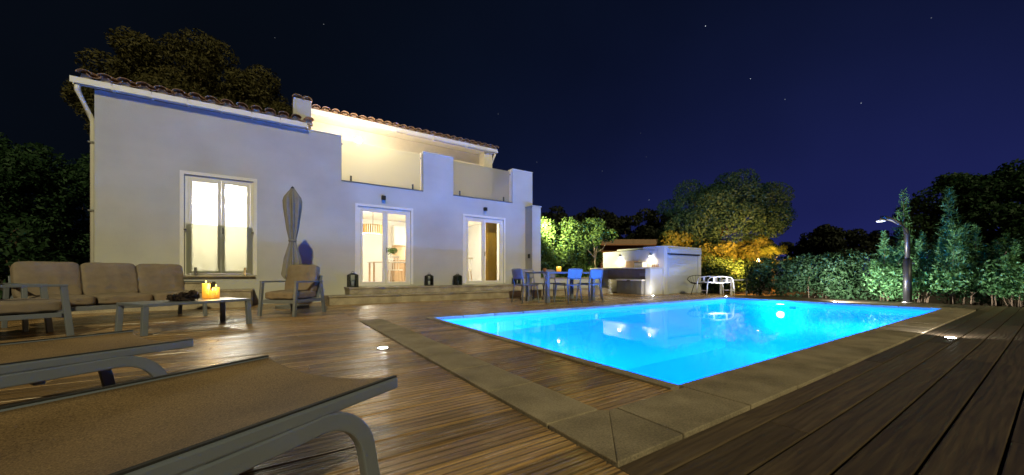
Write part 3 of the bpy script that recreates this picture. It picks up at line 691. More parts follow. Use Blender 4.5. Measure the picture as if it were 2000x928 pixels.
def ellipsoid_blobs(c, rad, n, r0, r1, seed, flat=.8, lo=-1.0, shell=.5):
    rn = random.Random(seed); out = []
    while len(out) < n:
        d = Vector((rn.gauss(0, 1), rn.gauss(0, 1), rn.gauss(0, 1))).normalized()
        if d.z < lo: continue
        q = shell + (1 - shell)*rn.random()**.5
        out.append((c[0] + d.x*q*rad[0], c[1] + d.y*q*rad[1], c[2] + d.z*q*rad[2], rn.uniform(r0, r1), flat))
    return out
def tree(name, label, cat, base, crown_c, rad, nblob, br, nleaf, size, aspect, material, bark='bark', trunk_r=.16, seed=1, group=None, lo=-.6, limbs=9, shell=.5):
    t = thing(name, label, cat, base, 0, group)
    bl = ellipsoid_blobs(crown_c, rad, nblob, br[0], br[1], seed, .8, lo, shell)
    P, d = blob_points(bl, nleaf, seed + 50); leaves('crown', P, d, size, aspect, material, t, seed + 99)
    rn = random.Random(seed); m = MB(); top = Vector(crown_c) - Vector((0, 0, rad[2]*.55))
    mid = top*.5 + Vector((rn.uniform(-.15, .15), rn.uniform(-.15, .15), 0))
    m.tube([(0, 0, -.2), mid, top], trunk_r, 9, [1.25, .9, .7])
    m.build('trunk', bark, t, 0, True)
    for i in range(limbs):
        b_ = bl[i % len(bl)]; e = Vector(b_[:3]); k = (top + e)/2 + Vector((rn.uniform(-.2, .2), rn.uniform(-.2, .2), -.1))
        MB().tube([top - Vector((0, 0, .15)), k, e], trunk_r*.42, 6, [1, .7, .3]).build('limb', bark, t, 0, True)
    return t
def hedge(name, label, u0, u1, v0, v1, z1, nleaf, size, aspect, material, seed, group=None, cat='hedge', rough=.25, z0=-.1):
    t = thing(name, label, cat, ((u0 + u1)/2, (v0 + v1)/2, -.16), 0, group)
    rn = random.Random(seed); bl = []; cu, cv = (u0 + u1)/2, (v0 + v1)/2
    vol = (u1 - u0)*(v1 - v0)*z1; nb = max(12, int(vol*9))
    for i in range(nb):
        bl.append((rn.uniform(u0, u1) - cu, rn.uniform(v0, v1) - cv, rn.uniform(z0 + .3, z1 - .15) + .16 + rn.uniform(-.1, rough)*(1 if rn.random() < .3 else 0), rn.uniform(.26, .48), 1))
    P, d = blob_points(bl, nleaf, seed + 7, .25); leaves('foliage', P, d, size, aspect, material, t, seed + 8)
    for i in range(max(3, int(max(u1 - u0, v1 - v0)/.5))):
        x = rn.uniform(u0, u1) - cu; y = rn.uniform(v0, v1) - cv
        MB().tube([(x, y, -.1), (x + rn.uniform(-.1, .1), y + rn.uniform(-.1, .1), z1*.45), (x + rn.uniform(-.3, .3), y + rn.uniform(-.3, .3), z1*.85)], .018, 6, [1, .8, .4]).build('stem', 'pale_bark' if material == 'leaf_hedge' else 'bark', t)
    return t

# flowers on the indoor table
fv = thing('flower_vase', 'white vase of green and dark flowers on the indoor table', 'vase', (3.35, 12.75, 1.123))
MB().lathe([(.05, 0), (.075, .08), (.06, .17), (.04, .22), (.05, .24)], 14).build('vase', 'vase_white', fv, 0, True)
P, d = blob_points([(-.06, 0, .36, .14, 1), (.10, .02, .38, .12, 1)], 260, 3, .3); leaves('bouquet', P, d, .07, .5, 'leaf_hedge', fv, 3)
cu = thing('curtain', 'long mustard yellow curtain hanging inside the second glass door', 'curtain', (6.02, 10.42, .40))
m = MB(); n = 40
pts = [((i/n - .5)*.42, .045*math.sin(i*1.15)) for i in range(n + 1)]
m.add([(x, y, 0) for x, y in pts] + [(x, y, 2.2) for x, y in pts], [(i, i + 1, n + 2 + i, n + 1 + i) for i in range(n)])
co = m.build('drape', 'curtain_yellow', cu, 0, True); so_ = co.modifiers.new('thick', 'SOLIDIFY'); so_.thickness = .006
MB().tube([(-.9, 0, 2.24), (.3, 0, 2.24)], .012, 8).build('rail', 'steel', cu)

# ------------------------------------------------------------------ steps and bench against the facade
s1 = thing('terrace_steps', 'two broad beige stone steps running below the glass doors', 'steps', (0, 0, 0))
MB().box(.98, 9.9, 8.80, 9.997, -.1, .165).build('riser', 'step_stone', s1); MB().box(.96, 9.92, 8.775, 9.30, .167, .20).build('tread', 'step_stone', s1, .006)
MB().box(1.46, 7.09, 9.26, 9.997, .202, .325).build('riser', 'step_stone', s1); MB().box(1.44, 7.095, 9.235, 9.997, .327, .362).build('tread', 'step_stone', s1, .006)
b1 = thing('wall_bench', 'low stepped masonry bench along the wall beneath the tall window', 'bench', (0, 0, 0))
MB().box(-3.3, -.44, 9.30, 9.98, -.1, .325).build('lower_block', 'step_stone', b1, .006); MB().box(-3.32, -.42, 9.28, 9.985, .327, .36).build('lower_top', 'step_stone', b1, .006)
MB().box(-3.3, -1.12, 9.55, 9.98, .362, .50).build('upper_block', 'step_stone', b1, .006); MB().box(-3.32, -1.10, 9.53, 9.985, .502, .53).build('upper_top', 'step_stone', b1, .006)

# ------------------------------------------------------------------ lanterns on the steps
def lantern(loc, s, rz, label):
    t = thing('lantern', label, 'lantern', loc, rz, 'black candle lanterns on the steps'); w_ = .085*s; h = .27*s
    MB().box(-w_ - .01, w_ + .01, -w_ - .01, w_ + .01, 0, .018).build('base', 'black_metal', t, .003)
    for sx in (-1, 1):
        for sy in (-1, 1): MB().box(sx*w_ - .008, sx*w_ + .008, sy*w_ - .008, sy*w_ + .008, .018, h).build('post', 'black_metal', t)
    for k in range(4):
        a = k*PI/2; MB().obox((math.cos(a)*w_, math.sin(a)*w_, .018 + (h - .018)/2), (.003, 2*w_ - .017, h - .02), Matrix.Rotation(a, 3, 'Z')).build('pane', 'clear_glass', t)
    MB().add([(-w_ - .01, -w_ - .01, h), (w_ + .01, -w_ - .01, h), (w_ + .01, w_ + .01, h), (-w_ - .01, w_ + .01, h), (-.03, -.03, h + .05), (.03, -.03, h + .05), (.03, .03, h + .05), (-.03, .03, h + .05)],
             [(0, 3, 2, 1), (4, 5, 6, 7), (0, 1, 5, 4), (1, 2, 6, 5), (2, 3, 7, 6), (3, 0, 4, 7)]).build('roof', 'black_metal', t, .003)
    MB().tube([(.035*math.cos(a), 0, h + .05 + .04*math.sin(a)) for a in [PI*i/8 for i in range(9)]], .005, 6).build('handle', 'black_metal', t)
    MB().lathe([(.032, .019), (.032, .12*s), (.028, .125*s)], 12).build('candle', 'vase_white', t, 0, True)
lantern((1.60, 9.70, .363), 1.12, .2, 'black lantern on the upper step beside the door with the pendant, on the parasol side')
lantern((3.62, 9.80, .363), 1.0, .1, 'black lantern on the upper step against the wall, closer to the pendant lit door')
lantern((4.50, 9.80, .363), 1.0, .3, 'black lantern on the upper step beside the curtained door, on its pendant side')
lantern((6.62, 9.80, .363), 1.02, .1, 'black lantern on the upper step between the curtained door and the corner pillar')

# ------------------------------------------------------------------ lounge furniture
def seat_unit(name, label, cat, loc, rz, width, ncush, depth=.74, group=None, back=.50):
    t = thing(name, label, cat, loc, rz, group); hw = width/2; hd = depth/2
    for sx in (-1, 1):
        x = sx*(hw - .022); sd_ = (1, 0, 0)
        MB().bar([(x, -hd + .05, .545), (x, -hd, .0)], .042, .052, sd_).build('leg', 'aluminium', t, .005)
        MB().bar([(x, hd - .10, .545), (x, hd, .0)], .042, .052, sd_).build('leg', 'aluminium', t, .005)
        MB().box(x - .024, x + .024, -hd + .02, hd - .07, .546, .572).build('armrest', 'aluminium', t, .005)
        MB().box(x - .019, x + .019, -hd + .065, hd - .08, .215, .265).build('side_rail', 'aluminium', t, .004)
    MB().box(-hw + .046, hw - .046, -hd + .03, -hd + .075, .205, .265).box(-hw + .046, hw - .046, hd - .12, hd - .08, .205, .265).build('seat_frame', 'aluminium', t, .004)
    MB().box(-hw + .05, hw - .05, -hd + .08, hd - .125, .235, .255).build('seat_slats', 'aluminium', t)
    MB().bar([(0, hd - .105, .27), (0, hd - .01, .66)], width - .10, .02, (1, 0, 0)).build('back_panel', 'aluminium', t, .004)
    cw = (width - .10)/ncush
    for i in range(ncush):
        x = -hw + .05 + cw*(i + .5)
        o = link('seat_cushion', cushion(cw - .008, depth - .14, .155, i + ncush*3), 'cushion', t, 0, True); o.location = (x, -.045, .335)
        o = link('back_cushion', cushion(cw - .002, back, .175, i + 20 + ncush, wr=.012), 'cushion', t, 0, True); o.location = (x, hd - .155, .60); o.rotation_euler = (R(77), 0, 0)
    return t
TH = R(32)
seat_unit('sofa', 'three seat aluminium sofa with taupe cushions behind the coffee table', 'sofa', (-1.93, 7.50, 0), TH, 1.82, 3, .80)
seat_unit('armchair', 'aluminium armchair with taupe cushions standing in front of the closed parasol', 'armchair', (.25, 7.20, 0), R(-41), .66, 1, .74, 'aluminium garden armchairs')
seat_unit('armchair', 'aluminium armchair with taupe seat beside the sofa and sun loungers', 'armchair', (-2.40, 6.07, 0), R(122), .66, 1, .78, 'aluminium garden armchairs')
ct = thing('coffee_table', 'low aluminium coffee table holding candles and a dark dried wreath', 'table', (-.93, 6.08, 0), TH)
MB().box(-.55, .55, -.33, .33, .318, .35).build('table_top', 'aluminium', ct, .006)
for sx in (-1, 1):
    for sy in (-1, 1): MB().bar([(sx*.522, sy*.302, .316), (sx*.535, sy*.315, 0)], .052, .052, (1, 0, 0)).build('leg', 'aluminium', ct, .006)
def candle(x, y, r, h, label):
    t = thing('candle', label, 'candle', (x, y, .351), 0, 'lit candles on the coffee table')
    MB().lathe([(r*.98, 0), (r, .01), (r, h - .008), (r*.93, h), (r*.80, h - .012), (.004, h - .014)], 20).build('wax', 'candle_glow', t, 0, True)
    MB().tube([(0, 0, h - .014), (0, 0, h + .004)], .002, 5).build('wick', 'black_metal', t)
    MB().lathe([(.001, 0), (.007, .012), (.005, .028), (.0008, .042)], 10, (0, 0, h + .002)).build('flame', 'flame', t, 0, True)
    lamp('candle_light', (x, y, .351 + h + .06), .5, (1, .58, .16), .015)
cx, cy = gp(411, 583, .35)
candle(cx - .045, cy - .01, .042, .205, 'tallest lit yellow pillar candle on the coffee table')
candle(cx + .055, cy + .045, .040, .15, 'middle height lit yellow pillar candle on the coffee table')
candle(cx + .03, cy - .065, .038, .105, 'shortest lit yellow pillar candle on the coffee table')
wx, wy = gp(357, 588, .35)
wr = thing('dried_wreath', 'dark brown dried cone arrangement lying on the coffee table', 'decoration', (wx, wy, .352))
P, d = blob_points([(-.09, 0, .04, .065, .7), (0, .02, .05, .07, .8), (.09, -.01, .055, .07, .9), (.04, .05, .05, .06, .8), (-.04, -.04, .04, .06, .7)], 520, 8, .35)
P[:, 2] = np.maximum(P[:, 2], .006); leaves('cones', P, d, .05, .45, 'dark_cone', wr, 8)
MB().tube([(.09*math.cos(a), .055*math.sin(a), .018) for a in [2*PI*i/16 for i in range(17)]], .016, 6).build('ring', 'dark_cone', wr)

# closed parasol
pa = thing('parasol', 'closed grey canvas parasol tied at its waist beside the wall', 'parasol', (.28, 8.62, 0))
MB().lathe([(.30, 0), (.30, .05), (.06, .07), (.04, .22)], 24).build('base', 'grey_metal', pa, 0, False)
MB().tube([(0, 0, .07), (0, 0, 2.42)], .026, 12).build('pole', 'aluminium', pa, 0, True)
prof = [(.62, .20), (.8, .185), (1.0, .155), (1.2, .10), (1.32, .07), (1.37, .064), (1.45, .08), (1.6, .11), (1.85, .145), (2.05, .168), (2.18, .175), (2.26, .155), (2.34, .10), (2.41, .055), (2.435, .05)]
m = MB(); seg = 64
for (z, r) in prof:
    for j in range(seg):
        a = 2*PI*j/seg; fold = .74 + .26*math.cos(8*a + .6*math.sin(z*3)) * (1 if r > .05 else .2); zz_ = z + (.07*math.cos(8*a + 1.0) if z < .7 else 0)
        m.v.append((r*fold*math.cos(a)*1.0, r*fold*math.sin(a), zz_))
m.f = [(i*seg + j, i*seg + (j + 1) % seg, (i + 1)*seg + (j + 1) % seg, (i + 1)*seg + j) for i in range(len(prof) - 1) for j in range(seg)]
m.build('canopy', 'canvas', pa, 0, True)
MB().lathe([(.070, -.02), (.074, 0), (.070, .02)], 24, (0, 0, 1.37)).build('tie_band', 'canvas', pa, 0, True)
MB().lathe([(.032, 0), (.034, .02), (.01, .05)], 12, (0, 0, 2.43)).build('finial', 'black_metal', pa, 0, True)

# ------------------------------------------------------------------ sun loungers (foot ends in view)
def lounger(loc, label):
    t = thing('sun_lounger', label, 'sun lounger', loc, R(31.3), 'mesh sun loungers'); W_ = .645; Ln = 1.9
    nx, ny = 60, 18; m = MB()
    def zs(x, y):
        q = 1 - (2*y/W_ - 1)**2; e = math.exp(-(-x)/.10)
        return .357 - .030*q*(1 - .25*e) - .012*q*math.sin(-x*2.2)
    for i in range(nx + 1):
        for j in range(ny + 1):
            x = -Ln*(i/nx)**1.3; y = W_*j/ny; pull = -.035*(1 - (2*y/W_ - 1)**2)*math.exp(x/.12)
            m.v.append((x + pull, y, zs(x, y)))
    m.f = [(i*(ny + 1) + j, (i + 1)*(ny + 1) + j, (i + 1)*(ny + 1) + j + 1, i*(ny + 1) + j + 1) for i in range(nx) for j in range(ny)]
    o = m.build('sling', 'sling', t, 0, True, True); s = o.modifiers.new('thick', 'SOLIDIFY'); s.thickness = .004; s.offset = -1
    for y in (-.004, W_ + .004):
        MB().bar([(.0, y, .342), (-Ln, y, .342)], .026, .034, (0, 1, 0)).build('side_rail', 'aluminium', t, .006)
        MB().bar([(.0, y, .361), (-Ln, y, .361)], .012, .005, (0, 1, 0)).build('piping', 'rubber', t)
        pts = [(-Ln + .1, y, .289), (-1.2, y, .292), (-.75, y, .297), (-.40, y, .303)]
        cx_, cz_, r = -.262, .157, .150
        pts += [(cx_ + r*math.sin(a), y, cz_ + r*math.cos(a)) for a in [R(x) for x in range(-8, 79, 7)]]
        pts += [(-.098, y, .10), (-.082, y, .012)]
        MB().bar(pts, .030, .046, (0, 1, 0)).build('leg_beam', 'aluminium', t, .005)
        MB().box(-.108, -.055, y - .02, y + .02, 0, .022).build('foot', 'rubber', t, .003)
        MB().box(-Ln + .12, -Ln + .16, y - .015, y + .015, .022, .285).build('head_leg', 'aluminium', t, .004)
        MB().box(-.55, -.50, y - .01, y + .01, .30, .326).build('spacer', 'aluminium', t)
    MB().bar([(-.46, .02, .275), (-.46, W_ - .02, .275)], .03, .03, (1, 0, 0)).build('cross_bar', 'aluminium', t, .004)
    MB().bar([(-Ln + .2, .02, .265), (-Ln + .2, W_ - .02, .265)], .03, .03, (1, 0, 0)).build('cross_bar', 'aluminium', t, .004)
    return t
lounger((.31, 1.147, 0), 'sun lounger with brown mesh sling beside the stone strip, on open deck boards')
lounger((-.346, 2.343, 0), 'sun lounger with brown mesh sling between the other lounger and the armchair')

# ------------------------------------------------------------------ deck spot lights
def deck_light(x, y, label, power=0.0, aim=(0, 0, 1)):
    t = thing('deck_light', label, 'deck light', (x, y, .0), 0, 'recessed deck spot lights')
    MB().lathe([(.056, -.012), (.058, .003), (.044, .0045), (.042, -.002)], 24).build('ring', 'steel', t, 0, True)
    MB().lathe([(.040, -.006), (.040, .003), (.030, .006), (.010, .007)], 20).build('lens', 'lamp_deck', t, 0, True)
    dl = lamp('deck_lamp', (x, y, .05), 7 + power, (1, .95, .86), .03, None, 165, aim); dl.data.specular_factor = 0.15
deck_light(.823, 3.425, 'lit deck light in the boards between stone strip and sun loungers')
deck_light(6.04, .641, 'lit deck light in the dark boards outside the long coping', 14, (.6, .1, .8))
deck_light(11.55, 3.05, 'lit deck light at the pool end facing the garden shower hedge', 150, (.8, -.35, .6))
deck_light(11.55, 5.62, 'lit deck light at the pool corner in front of the white tubular table', 9)
deck_light(10.05, 7.12, 'lit deck light in front of the white outdoor kitchen end', -2, (.1, .5, .8))

# ------------------------------------------------------------------ dining set
dt = thing('dining_table', 'long grey metal outdoor dining table below the steps', 'table', (6.12, 7.05, 0))
MB().box(-.80, .80, -.45, .45, .70, .745).build('table_top', 'aluminium', dt, .006)
for sx in (-1, 1):
    for sy in (-1, 1): MB().box(sx*.755 - .04, sx*.755 + .04, sy*.405 - .04, sy*.405 + .04, 0, .699).build('leg', 'aluminium', dt, .006)
def dining_chair():
    t = thing('dining_chair', 'x', 'chair', (0, 0, 0), 0, 'grey metal dining chairs')
    m = MB(); n = 10; vs = []
    for i in range(n + 1):
        for j in range(n + 1):
            x = (i/n - .5)*.43; y = (j/n - .5)*.43; vs.append((x, y, .445 - .015*(1 - (2*x/.43)**2)*(1 - (2*y/.43)**2)))
    m.add(vs, [(i*(n + 1) + j, (i + 1)*(n + 1) + j, (i + 1)*(n + 1) + j + 1, i*(n + 1) + j + 1) for i in range(n) for j in range(n)])
    o = m.build('seat', 'aluminium', t, 0, True); q = o.modifiers.new('thick', 'SOLIDIFY'); q.thickness = .022
    for sx in (-1, 1):
        MB().tube([(sx*.19, -.19, .43), (sx*.225, -.225, 0)], .014, 8).build('leg', 'aluminium', t)
        MB().tube([(sx*.20, .26, .80), (sx*.20, .225, .62), (sx*.195, .20, .43), (sx*.22, .26, 0)], .014, 8).build('leg', 'aluminium', t, 0, True)
    m = MB(); vs = []; nx = 12; nz = 6
    for i in range(nx + 1):
        for j in range(nz + 1):
            x = (i/nx - .5)*2; z = j/nz; wd = .225*(1 - .10*(1 - z)); cr = .02*(1 - abs(x)**4)
            vs.append((x*wd, .225 + .035*z + .045*(1 - x*x), .585 + z*(.215 + cr) - (.02*(1 - abs(x)**4))*(1 - z)))
    m.add(vs, [(i*(nz + 1) + j, (i + 1)*(nz + 1) + j, (i + 1)*(nz + 1) + j + 1, i*(nz + 1) + j + 1) for i in range(nx) for j in range(nz)])
    o = m.build('backrest', 'aluminium', t, 0, True); q = o.modifiers.new('thick', 'SOLIDIFY'); q.thickness = .018; q.offset = 0
    return t
dc = dining_chair()
for i, (x, y, a, lb) in enumerate([(5.02, 7.05, 90, 'grey metal dining chair at the table end next to the steps lantern'),
        (5.80, 6.42, 180, 'grey metal dining chair on the pool side of the table, next to its parasol end'),
        (6.50, 6.42, 180, 'grey metal dining chair on the pool side of the table, next to its kitchen end'),
        (5.70, 7.68, 0, 'grey metal dining chair on the steps side of the table, next to its parasol end'),
        (6.45, 7.68, 0, 'grey metal dining chair on the steps side of the table, next to its kitchen end'),
        (7.18, 7.10, -90, 'grey metal dining chair at the table end facing the outdoor kitchen')]):
    o = dc if i == 0 else copy_tree(dc); o.location = (x, y, 0); o.rotation_euler = (0, 0, R(a)); o['label'] = lb
tl = thing('candle_jar', 'glowing amber candle jar on the outdoor dining table', 'candle', (6.15, 7.15, .746))
MB().lathe([(.05, 0), (.062, .02), (.062, .13), (.055, .135), (.055, .03), (.004, .028)], 18).build('jar', 'candle_glow', tl, 0, True)
MB().lathe([(.001, 0), (.009, .014), (.006, .034), (.001, .05)], 10, (0, 0, .04)).build('flame', 'flame', tl, 0, True)
lamp('jar_light', (6.15, 7.15, .93), 2.0, (1, .6, .18), .02)
tp = thing('table_plant', 'small dark potted plant on the outdoor dining table', 'plant', (5.72, 7.2, .746))
MB().lathe([(.04, 0), (.055, .09), (.048, .09), (.04, .08)], 14).build('pot', 'terracotta', tp, 0, True)
P, d = blob_points([(0, 0, .14, .09, .9)], 160, 4, .2); leaves('foliage', P, d, .06, .5, 'leaf_dark', tp, 4)

# ------------------------------------------------------------------ outdoor kitchen
ok_ = thing('outdoor_kitchen', 'white masonry outdoor kitchen with counter, wash lit back wall and shutter box', 'kitchen', (0, 0, 0))
MB().box(11.02, 11.25, 7.62, 10.1, 0, 1.56).build('back_wall', 'render_white', ok_, .006)
MB().box(11.0, 13.3, 7.36, 7.60, 0, 1.66).box(11.0, 11.27, 7.602, 8.2, 1.562, 1.66).build('end_wall', 'render_white', ok_, .006)
MB().box(13.06, 13.298, 7.602, 9.6, 0, 1.66).build('side_wall', 'render_white', ok_, .006)
MB().box(11.27, 13.05, 7.61, 9.6, 1.60, 1.655).build('roof_slab', 'render_white', ok_)
MB().box(10.28, 11.018, 7.40, 10.1, .87, .92).build('counter_top', 'counter_stone', ok_, .006)
MB().box(10.34, 10.99, 7.42, 7.62, 0, .868).build('counter_support', 'render_white', ok_, .005); MB().box(10.34, 11.0, 9.75, 10.05, 0, .868).build('counter_support', 'render_white', ok_, .005)
MB().box(10.95, 11.018, 7.63, 9.74, 0, .868).build('counter_back', 'counter_stone', ok_)
MB().box(11.17, 13.12, 7.24, 7.358, 1.40, 1.58).build('shutter_box', 'blind_fabric', ok_, .02); MB().box(11.18, 13.1, 7.30, 7.356, 1.365, 1.398).build('shutter_slot', 'black_metal', ok_)
for x in (11.19, 13.02): MB().box(x, x + .06, 7.325, 7.358, 0.0, 1.36).build('guide_rail', 'blind_fabric', ok_, .004)
for k in range(9): MB().box(11.255, 13.015, 7.34, 7.358, .02 + k*.149, .165 + k*.149).build('shutter_slat', 'blind_fabric', ok_, .004)
MB().box(10.93, 11.017, 7.75, 7.86, .60, .70).build('socket', 'black_metal', ok_, .004); MB().box(10.93, 11.017, 8.0, 8.3, .62, .72).build('drawer_front', 'white_metal', ok_, .004)
for y in (7.86, 9.20):
    f = MB().lathe([(.035, 0), (.035, .11)], 14, (10.94, y, 1.33)).build('wall_sconce', 'grey_metal', ok_, 0, True)
    MB().box(10.95, 11.018, y - .02, y + .02, 1.36, 1.40).build('bracket', 'grey_metal', f)
    MB().lathe([(.030, 0), (.030, .008)], 14, (10.94, y, 1.318)).build('lens', 'lamp_white', f, 0, True)
    lamp('sconce_lamp', (10.86, y, 1.29), 3.2, (1, .78, .50), .03, None, 170, (0, 0, -1))
cb = thing('chopping_board', 'brown wooden board leaning on the kitchen counter wall', 'board', (10.93, 8.62, .921)); MB().obox((0, 0, .13), (.03, .56, .25), Matrix.Rotation(R(8), 3, 'Y')).build('board', 'pale_wood', cb, .01); MB().tube([(-.01, .0, .27), (0.0, .0, .30)], .02, 8).build('handle', 'pale_wood', cb)
hb = thing('steel_box', 'pale steel box beside the board on the kitchen counter', 'box', (10.78, 8.15, .921)); MB().box(-.12, .12, -.17, .17, 0, .17).build('body', 'white_metal', hb, .01); MB().box(-.125, .125, -.175, .175, .171, .19).build('lid', 'steel', hb, .006)
for i in range(4):
    sj = thing('spice_jar', ['clay coloured spice jar touching the kitchen end wall', 'spice jar second from the kitchen end wall', 'spice jar third from the kitchen end wall', 'spice jar of the row closest to the pale steel box'][i], 'jar', (10.9, 7.52 + i*.075, .921), 0, 'spice jars on the counter')
    MB().lathe([(.025, 0), (.025, .07), (.018, .08)], 10).build('glass', 'tile_clay', sj, 0, True); MB().lathe([(.022, .081), (.022, .10)], 10).build('lid', 'black_metal', sj, 0, True)
sb = thing('storage_box', 'grey ribbed storage box tucked under the kitchen counter', 'box', (10.50, 8.15, 0), 0)
MB().box(-.30, .40, -.50, .56, .0, .46).build('body', 'storage_grey', sb, .012)
for i in range(21): MB().box(-.318, -.301, -.49 + i*.05, -.458 + i*.05, .02, .44).build('rib', 'storage_grey', sb, .003)
MB().box(-.33, .42, -.52, .58, .462, .51).build('lid', 'white_metal', sb, .012)
MB().box(-.345, -.331, -.04, .08, .45, .485).build('latch', 'black_metal', sb, .003)
# white star ornament leaning on the low wall
so2 = thing('star_ornament', 'white openwork garden ornament standing beside the ribbed storage box', 'ornament', (9.75, 8.62, 0))
for k, z in enumerate((.10, .26, .42)):
    for i in range(6):
        a = i*PI/3 + k*.4; MB().tube([(0, 0, z), (.10*math.cos(a), .06*math.sin(a), z + .08*math.sin(a))], .012, 6, [1, .5]).build('ray', 'vase_white', so2)
MB().tube([(0, 0, 0), (0, 0, .52)], .014, 8).build('stem', 'vase_white', so2); MB().lathe([(.09, 0), (.09, .015), (.02, .03)], 14).build('base', 'vase_white', so2)
pw = thing('planter_wall', 'low cream masonry planter wall in front of the bright green hedge', 'wall', (0, 0, 0))
MB().box(7.48, 11.0, 10.12, 10.30, -.16, .52).build('wall', 'render_white', pw, .006); MB().box(7.46, 11.0, 10.09, 10.33, .522, .56).build('cap', 'step_stone', pw, .006)

# ------------------------------------------------------------------ seats beyond the pool corner
wc = thing('wire_chair', 'black wire tub chair in front of the white shutter', 'chair', (11.95, 6.75, 0), R(-60))
MB().tube([(.30*math.cos(a), .27*math.sin(a), .52 + .13*math.sin(a)) for a in [2*PI*i/24 for i in range(25)]], .012, 6).build('rim', 'black_metal', wc, 0, True)
for i in range(18):
    a = 2*PI*i/18; MB().tube([(.30*math.cos(a), .27*math.sin(a), .52 + .13*math.sin(a)), (.22*math.cos(a), .2*math.sin(a), .40 + .03*math.sin(a)), (.05*math.cos(a), .05*math.sin(a), .355)], .005, 5).build('wire', 'black_metal', wc)
MB().lathe([(.05, .345), (.20, .37), (.20, .378), (.05, .36)], 18).build('seat_pad', 'black_metal', wc, 0, True)
for i in range(4):
    a = PI/4 + i*PI/2; MB().tube([(.12*math.cos(a), .12*math.sin(a), .36), (.27*math.cos(a), .25*math.sin(a), 0)], .011, 6).build('leg', 'black_metal', wc)
tt = thing('tubular_table', 'white tubular tray table with raised handles beside the pool corner', 'table', (11.75, 6.05, 0), R(-20))
for y in (-.22, .22):
    MB().tube([(-.52, y, .0), (-.50, y, .30), (-.46, y, .52), (-.38, y, .585), (-.1, y, .615), (.1, y, .615), (.38, y, .585), (.46, y, .52), (.50, y, .30), (.52, y, 0)], .016, 8).build('leg_frame', 'white_metal', tt, 0, True)
m = MB(); n = 16
for i in range(n + 1):
    x = (i/n - .5)*.80
    for y in (-.20, .20): m.v.append((x, y, .455 - .02*math.cos(x*3.6)))
m.f = [(2*i, 2*i + 2, 2*i + 3, 2*i + 1) for i in range(n)]
o = m.build('tray', 'white_metal', tt, 0, True); q = o.modifiers.new('thick', 'SOLIDIFY'); q.thickness = .03
for x in (-.24, .24):
    for y in (-.21, .21): MB().box(x - .03, x + .03, y - .012, y + .012, .45, .60).build('hanger', 'white_metal', tt, .004)
MB().tube([(-.49, -.22, .17), (-.49, .22, .17)], .012, 6).build('stretcher', 'white_metal', tt); MB().tube([(.49, -.22, .17), (.49, .22, .17)], .012, 6).build('stretcher', 'white_metal', tt)
wb = thing('garden_bench', 'white framed bench standing in the dark beyond the tubular table', 'bench', (13.55, 6.15, 0))
MB().box(-.95, .95, -.2, .2, .47, .51).build('seat', 'white_metal', wb, .006)
for sx in (-.92, .92):
    for sy in (-.17, .17): MB().box(sx - .025, sx + .025, sy - .025, sy + .025, -.16, .469).build('leg', 'white_metal', wb, .004)

# ------------------------------------------------------------------ garden shower
sx_, sy_ = gp(1776, 590)
sx_, sy_ = 12.75, 2.02
sh = thing('garden_shower', 'black curved garden shower column with a pale head at the deck edge', 'shower', (sx_, sy_, 0), R(110))
MB().tube([(0, 0, 0), (0, 0, 1.05)], .075, 14).build('tank', 'black_metal', sh, 0, True)
MB().tube([(0, 0, 1.05), (0, 0, 1.62), (.03, 0, 1.78), (.12, 0, 1.92), (.25, 0, 2.02), (.40, 0, 2.09), (.46, 0, 2.09)], .048, 12, [1, 1, 1, 1, 1, 1, .9]).build('arm', 'black_metal', sh, 0, True)
MB().lathe([(.03, .05), (.085, .02), (.09, 0), (.08, -.012)], 18, (.45, 0, 2.0)).build('shower_head', 'vase_white', sh, 0, True)
MB().lathe([(.11, 0), (.11, .015), (.08, .02)], 18).build('base_plate', 'steel', sh); MB().tube([(-.075, 0, .95), (-.12, 0, .95)], .02, 10).build('tap', 'steel', sh)

# ------------------------------------------------------------------ vegetation
hg = hedge('green_hedge', 'bright green lit shrub hedge between the villa pillar and outdoor kitchen', 7.75, 11.5, 10.45, 11.6, 2.75, 30000, .115, .55, 'leaf_hedge', 21)
def spike_light(loc, label, power, color, aim, spot=130):
    t = thing('garden_spotlight', label, 'spotlight', loc, 0, 'garden spotlights among the plants')
    MB().tube([(0, 0, -.3), (0, 0, .12)], .012, 8).build('spike', 'black_metal', t); MB().lathe([(.03, .10), (.045, .16), (.045, .20), (.038, .20)], 14).build('housing', 'black_metal', t, 0, True)
    MB().lathe([(.045, .20), (.055, .24), (.04, .28), (.01, .30)], 14).build('lens', 'lamp_warm', t, 0, True)
    lamp('garden_lamp', (loc[0], loc[1], loc[2] + .40), power, color, .04, None, spot, aim)
sl_ = MB().box(7.462, 7.53, 9.70, 9.80, 2.42, 2.60).build('added_hedge_lamp', 'grey_metal', pil, .006); MB().box(7.475, 7.525, 9.715, 9.785, 2.412, 2.419).build('lens', 'lamp_white', sl_)  # unseen lamp added on the pillar to brighten the hedge
lamp('added_hedge_light', (7.62, 9.72, 2.45), 470, (1, .92, .50), .04, None, 88, (1, .44, -.05)).data.spot_blend = 1.0
st1 = thing('small_tree', 'small pale stemmed tree growing in front of the lit kitchen wall', 'tree', (10.9, 10.55, -.16))
bl_ = ellipsoid_blobs((0, 0, 2.6), (.9, .5, .5), 9, .25, .4, 31); P, d = blob_points(bl_, 2600, 31, .4); leaves('crown', P, d, .11, .55, 'leaf_hedge', st1, 31)
MB().tube([(0, -.1, 0), (.03, -.12, 1.0), (-.05, -.1, 1.9)], .04, 8, [1, .8, .6]).build('trunk', 'pale_bark', st1, 0, True)
for k, b_ in enumerate(bl_[:6]): MB().tube([(.0, -.12, 1.2 + .1*k), (b_[0]*.5, b_[1]*.5 - .1, 1.9), b_[:3]], .02, 6, [1, .8, .4]).build('limb', 'pale_bark', st1, 0, True)

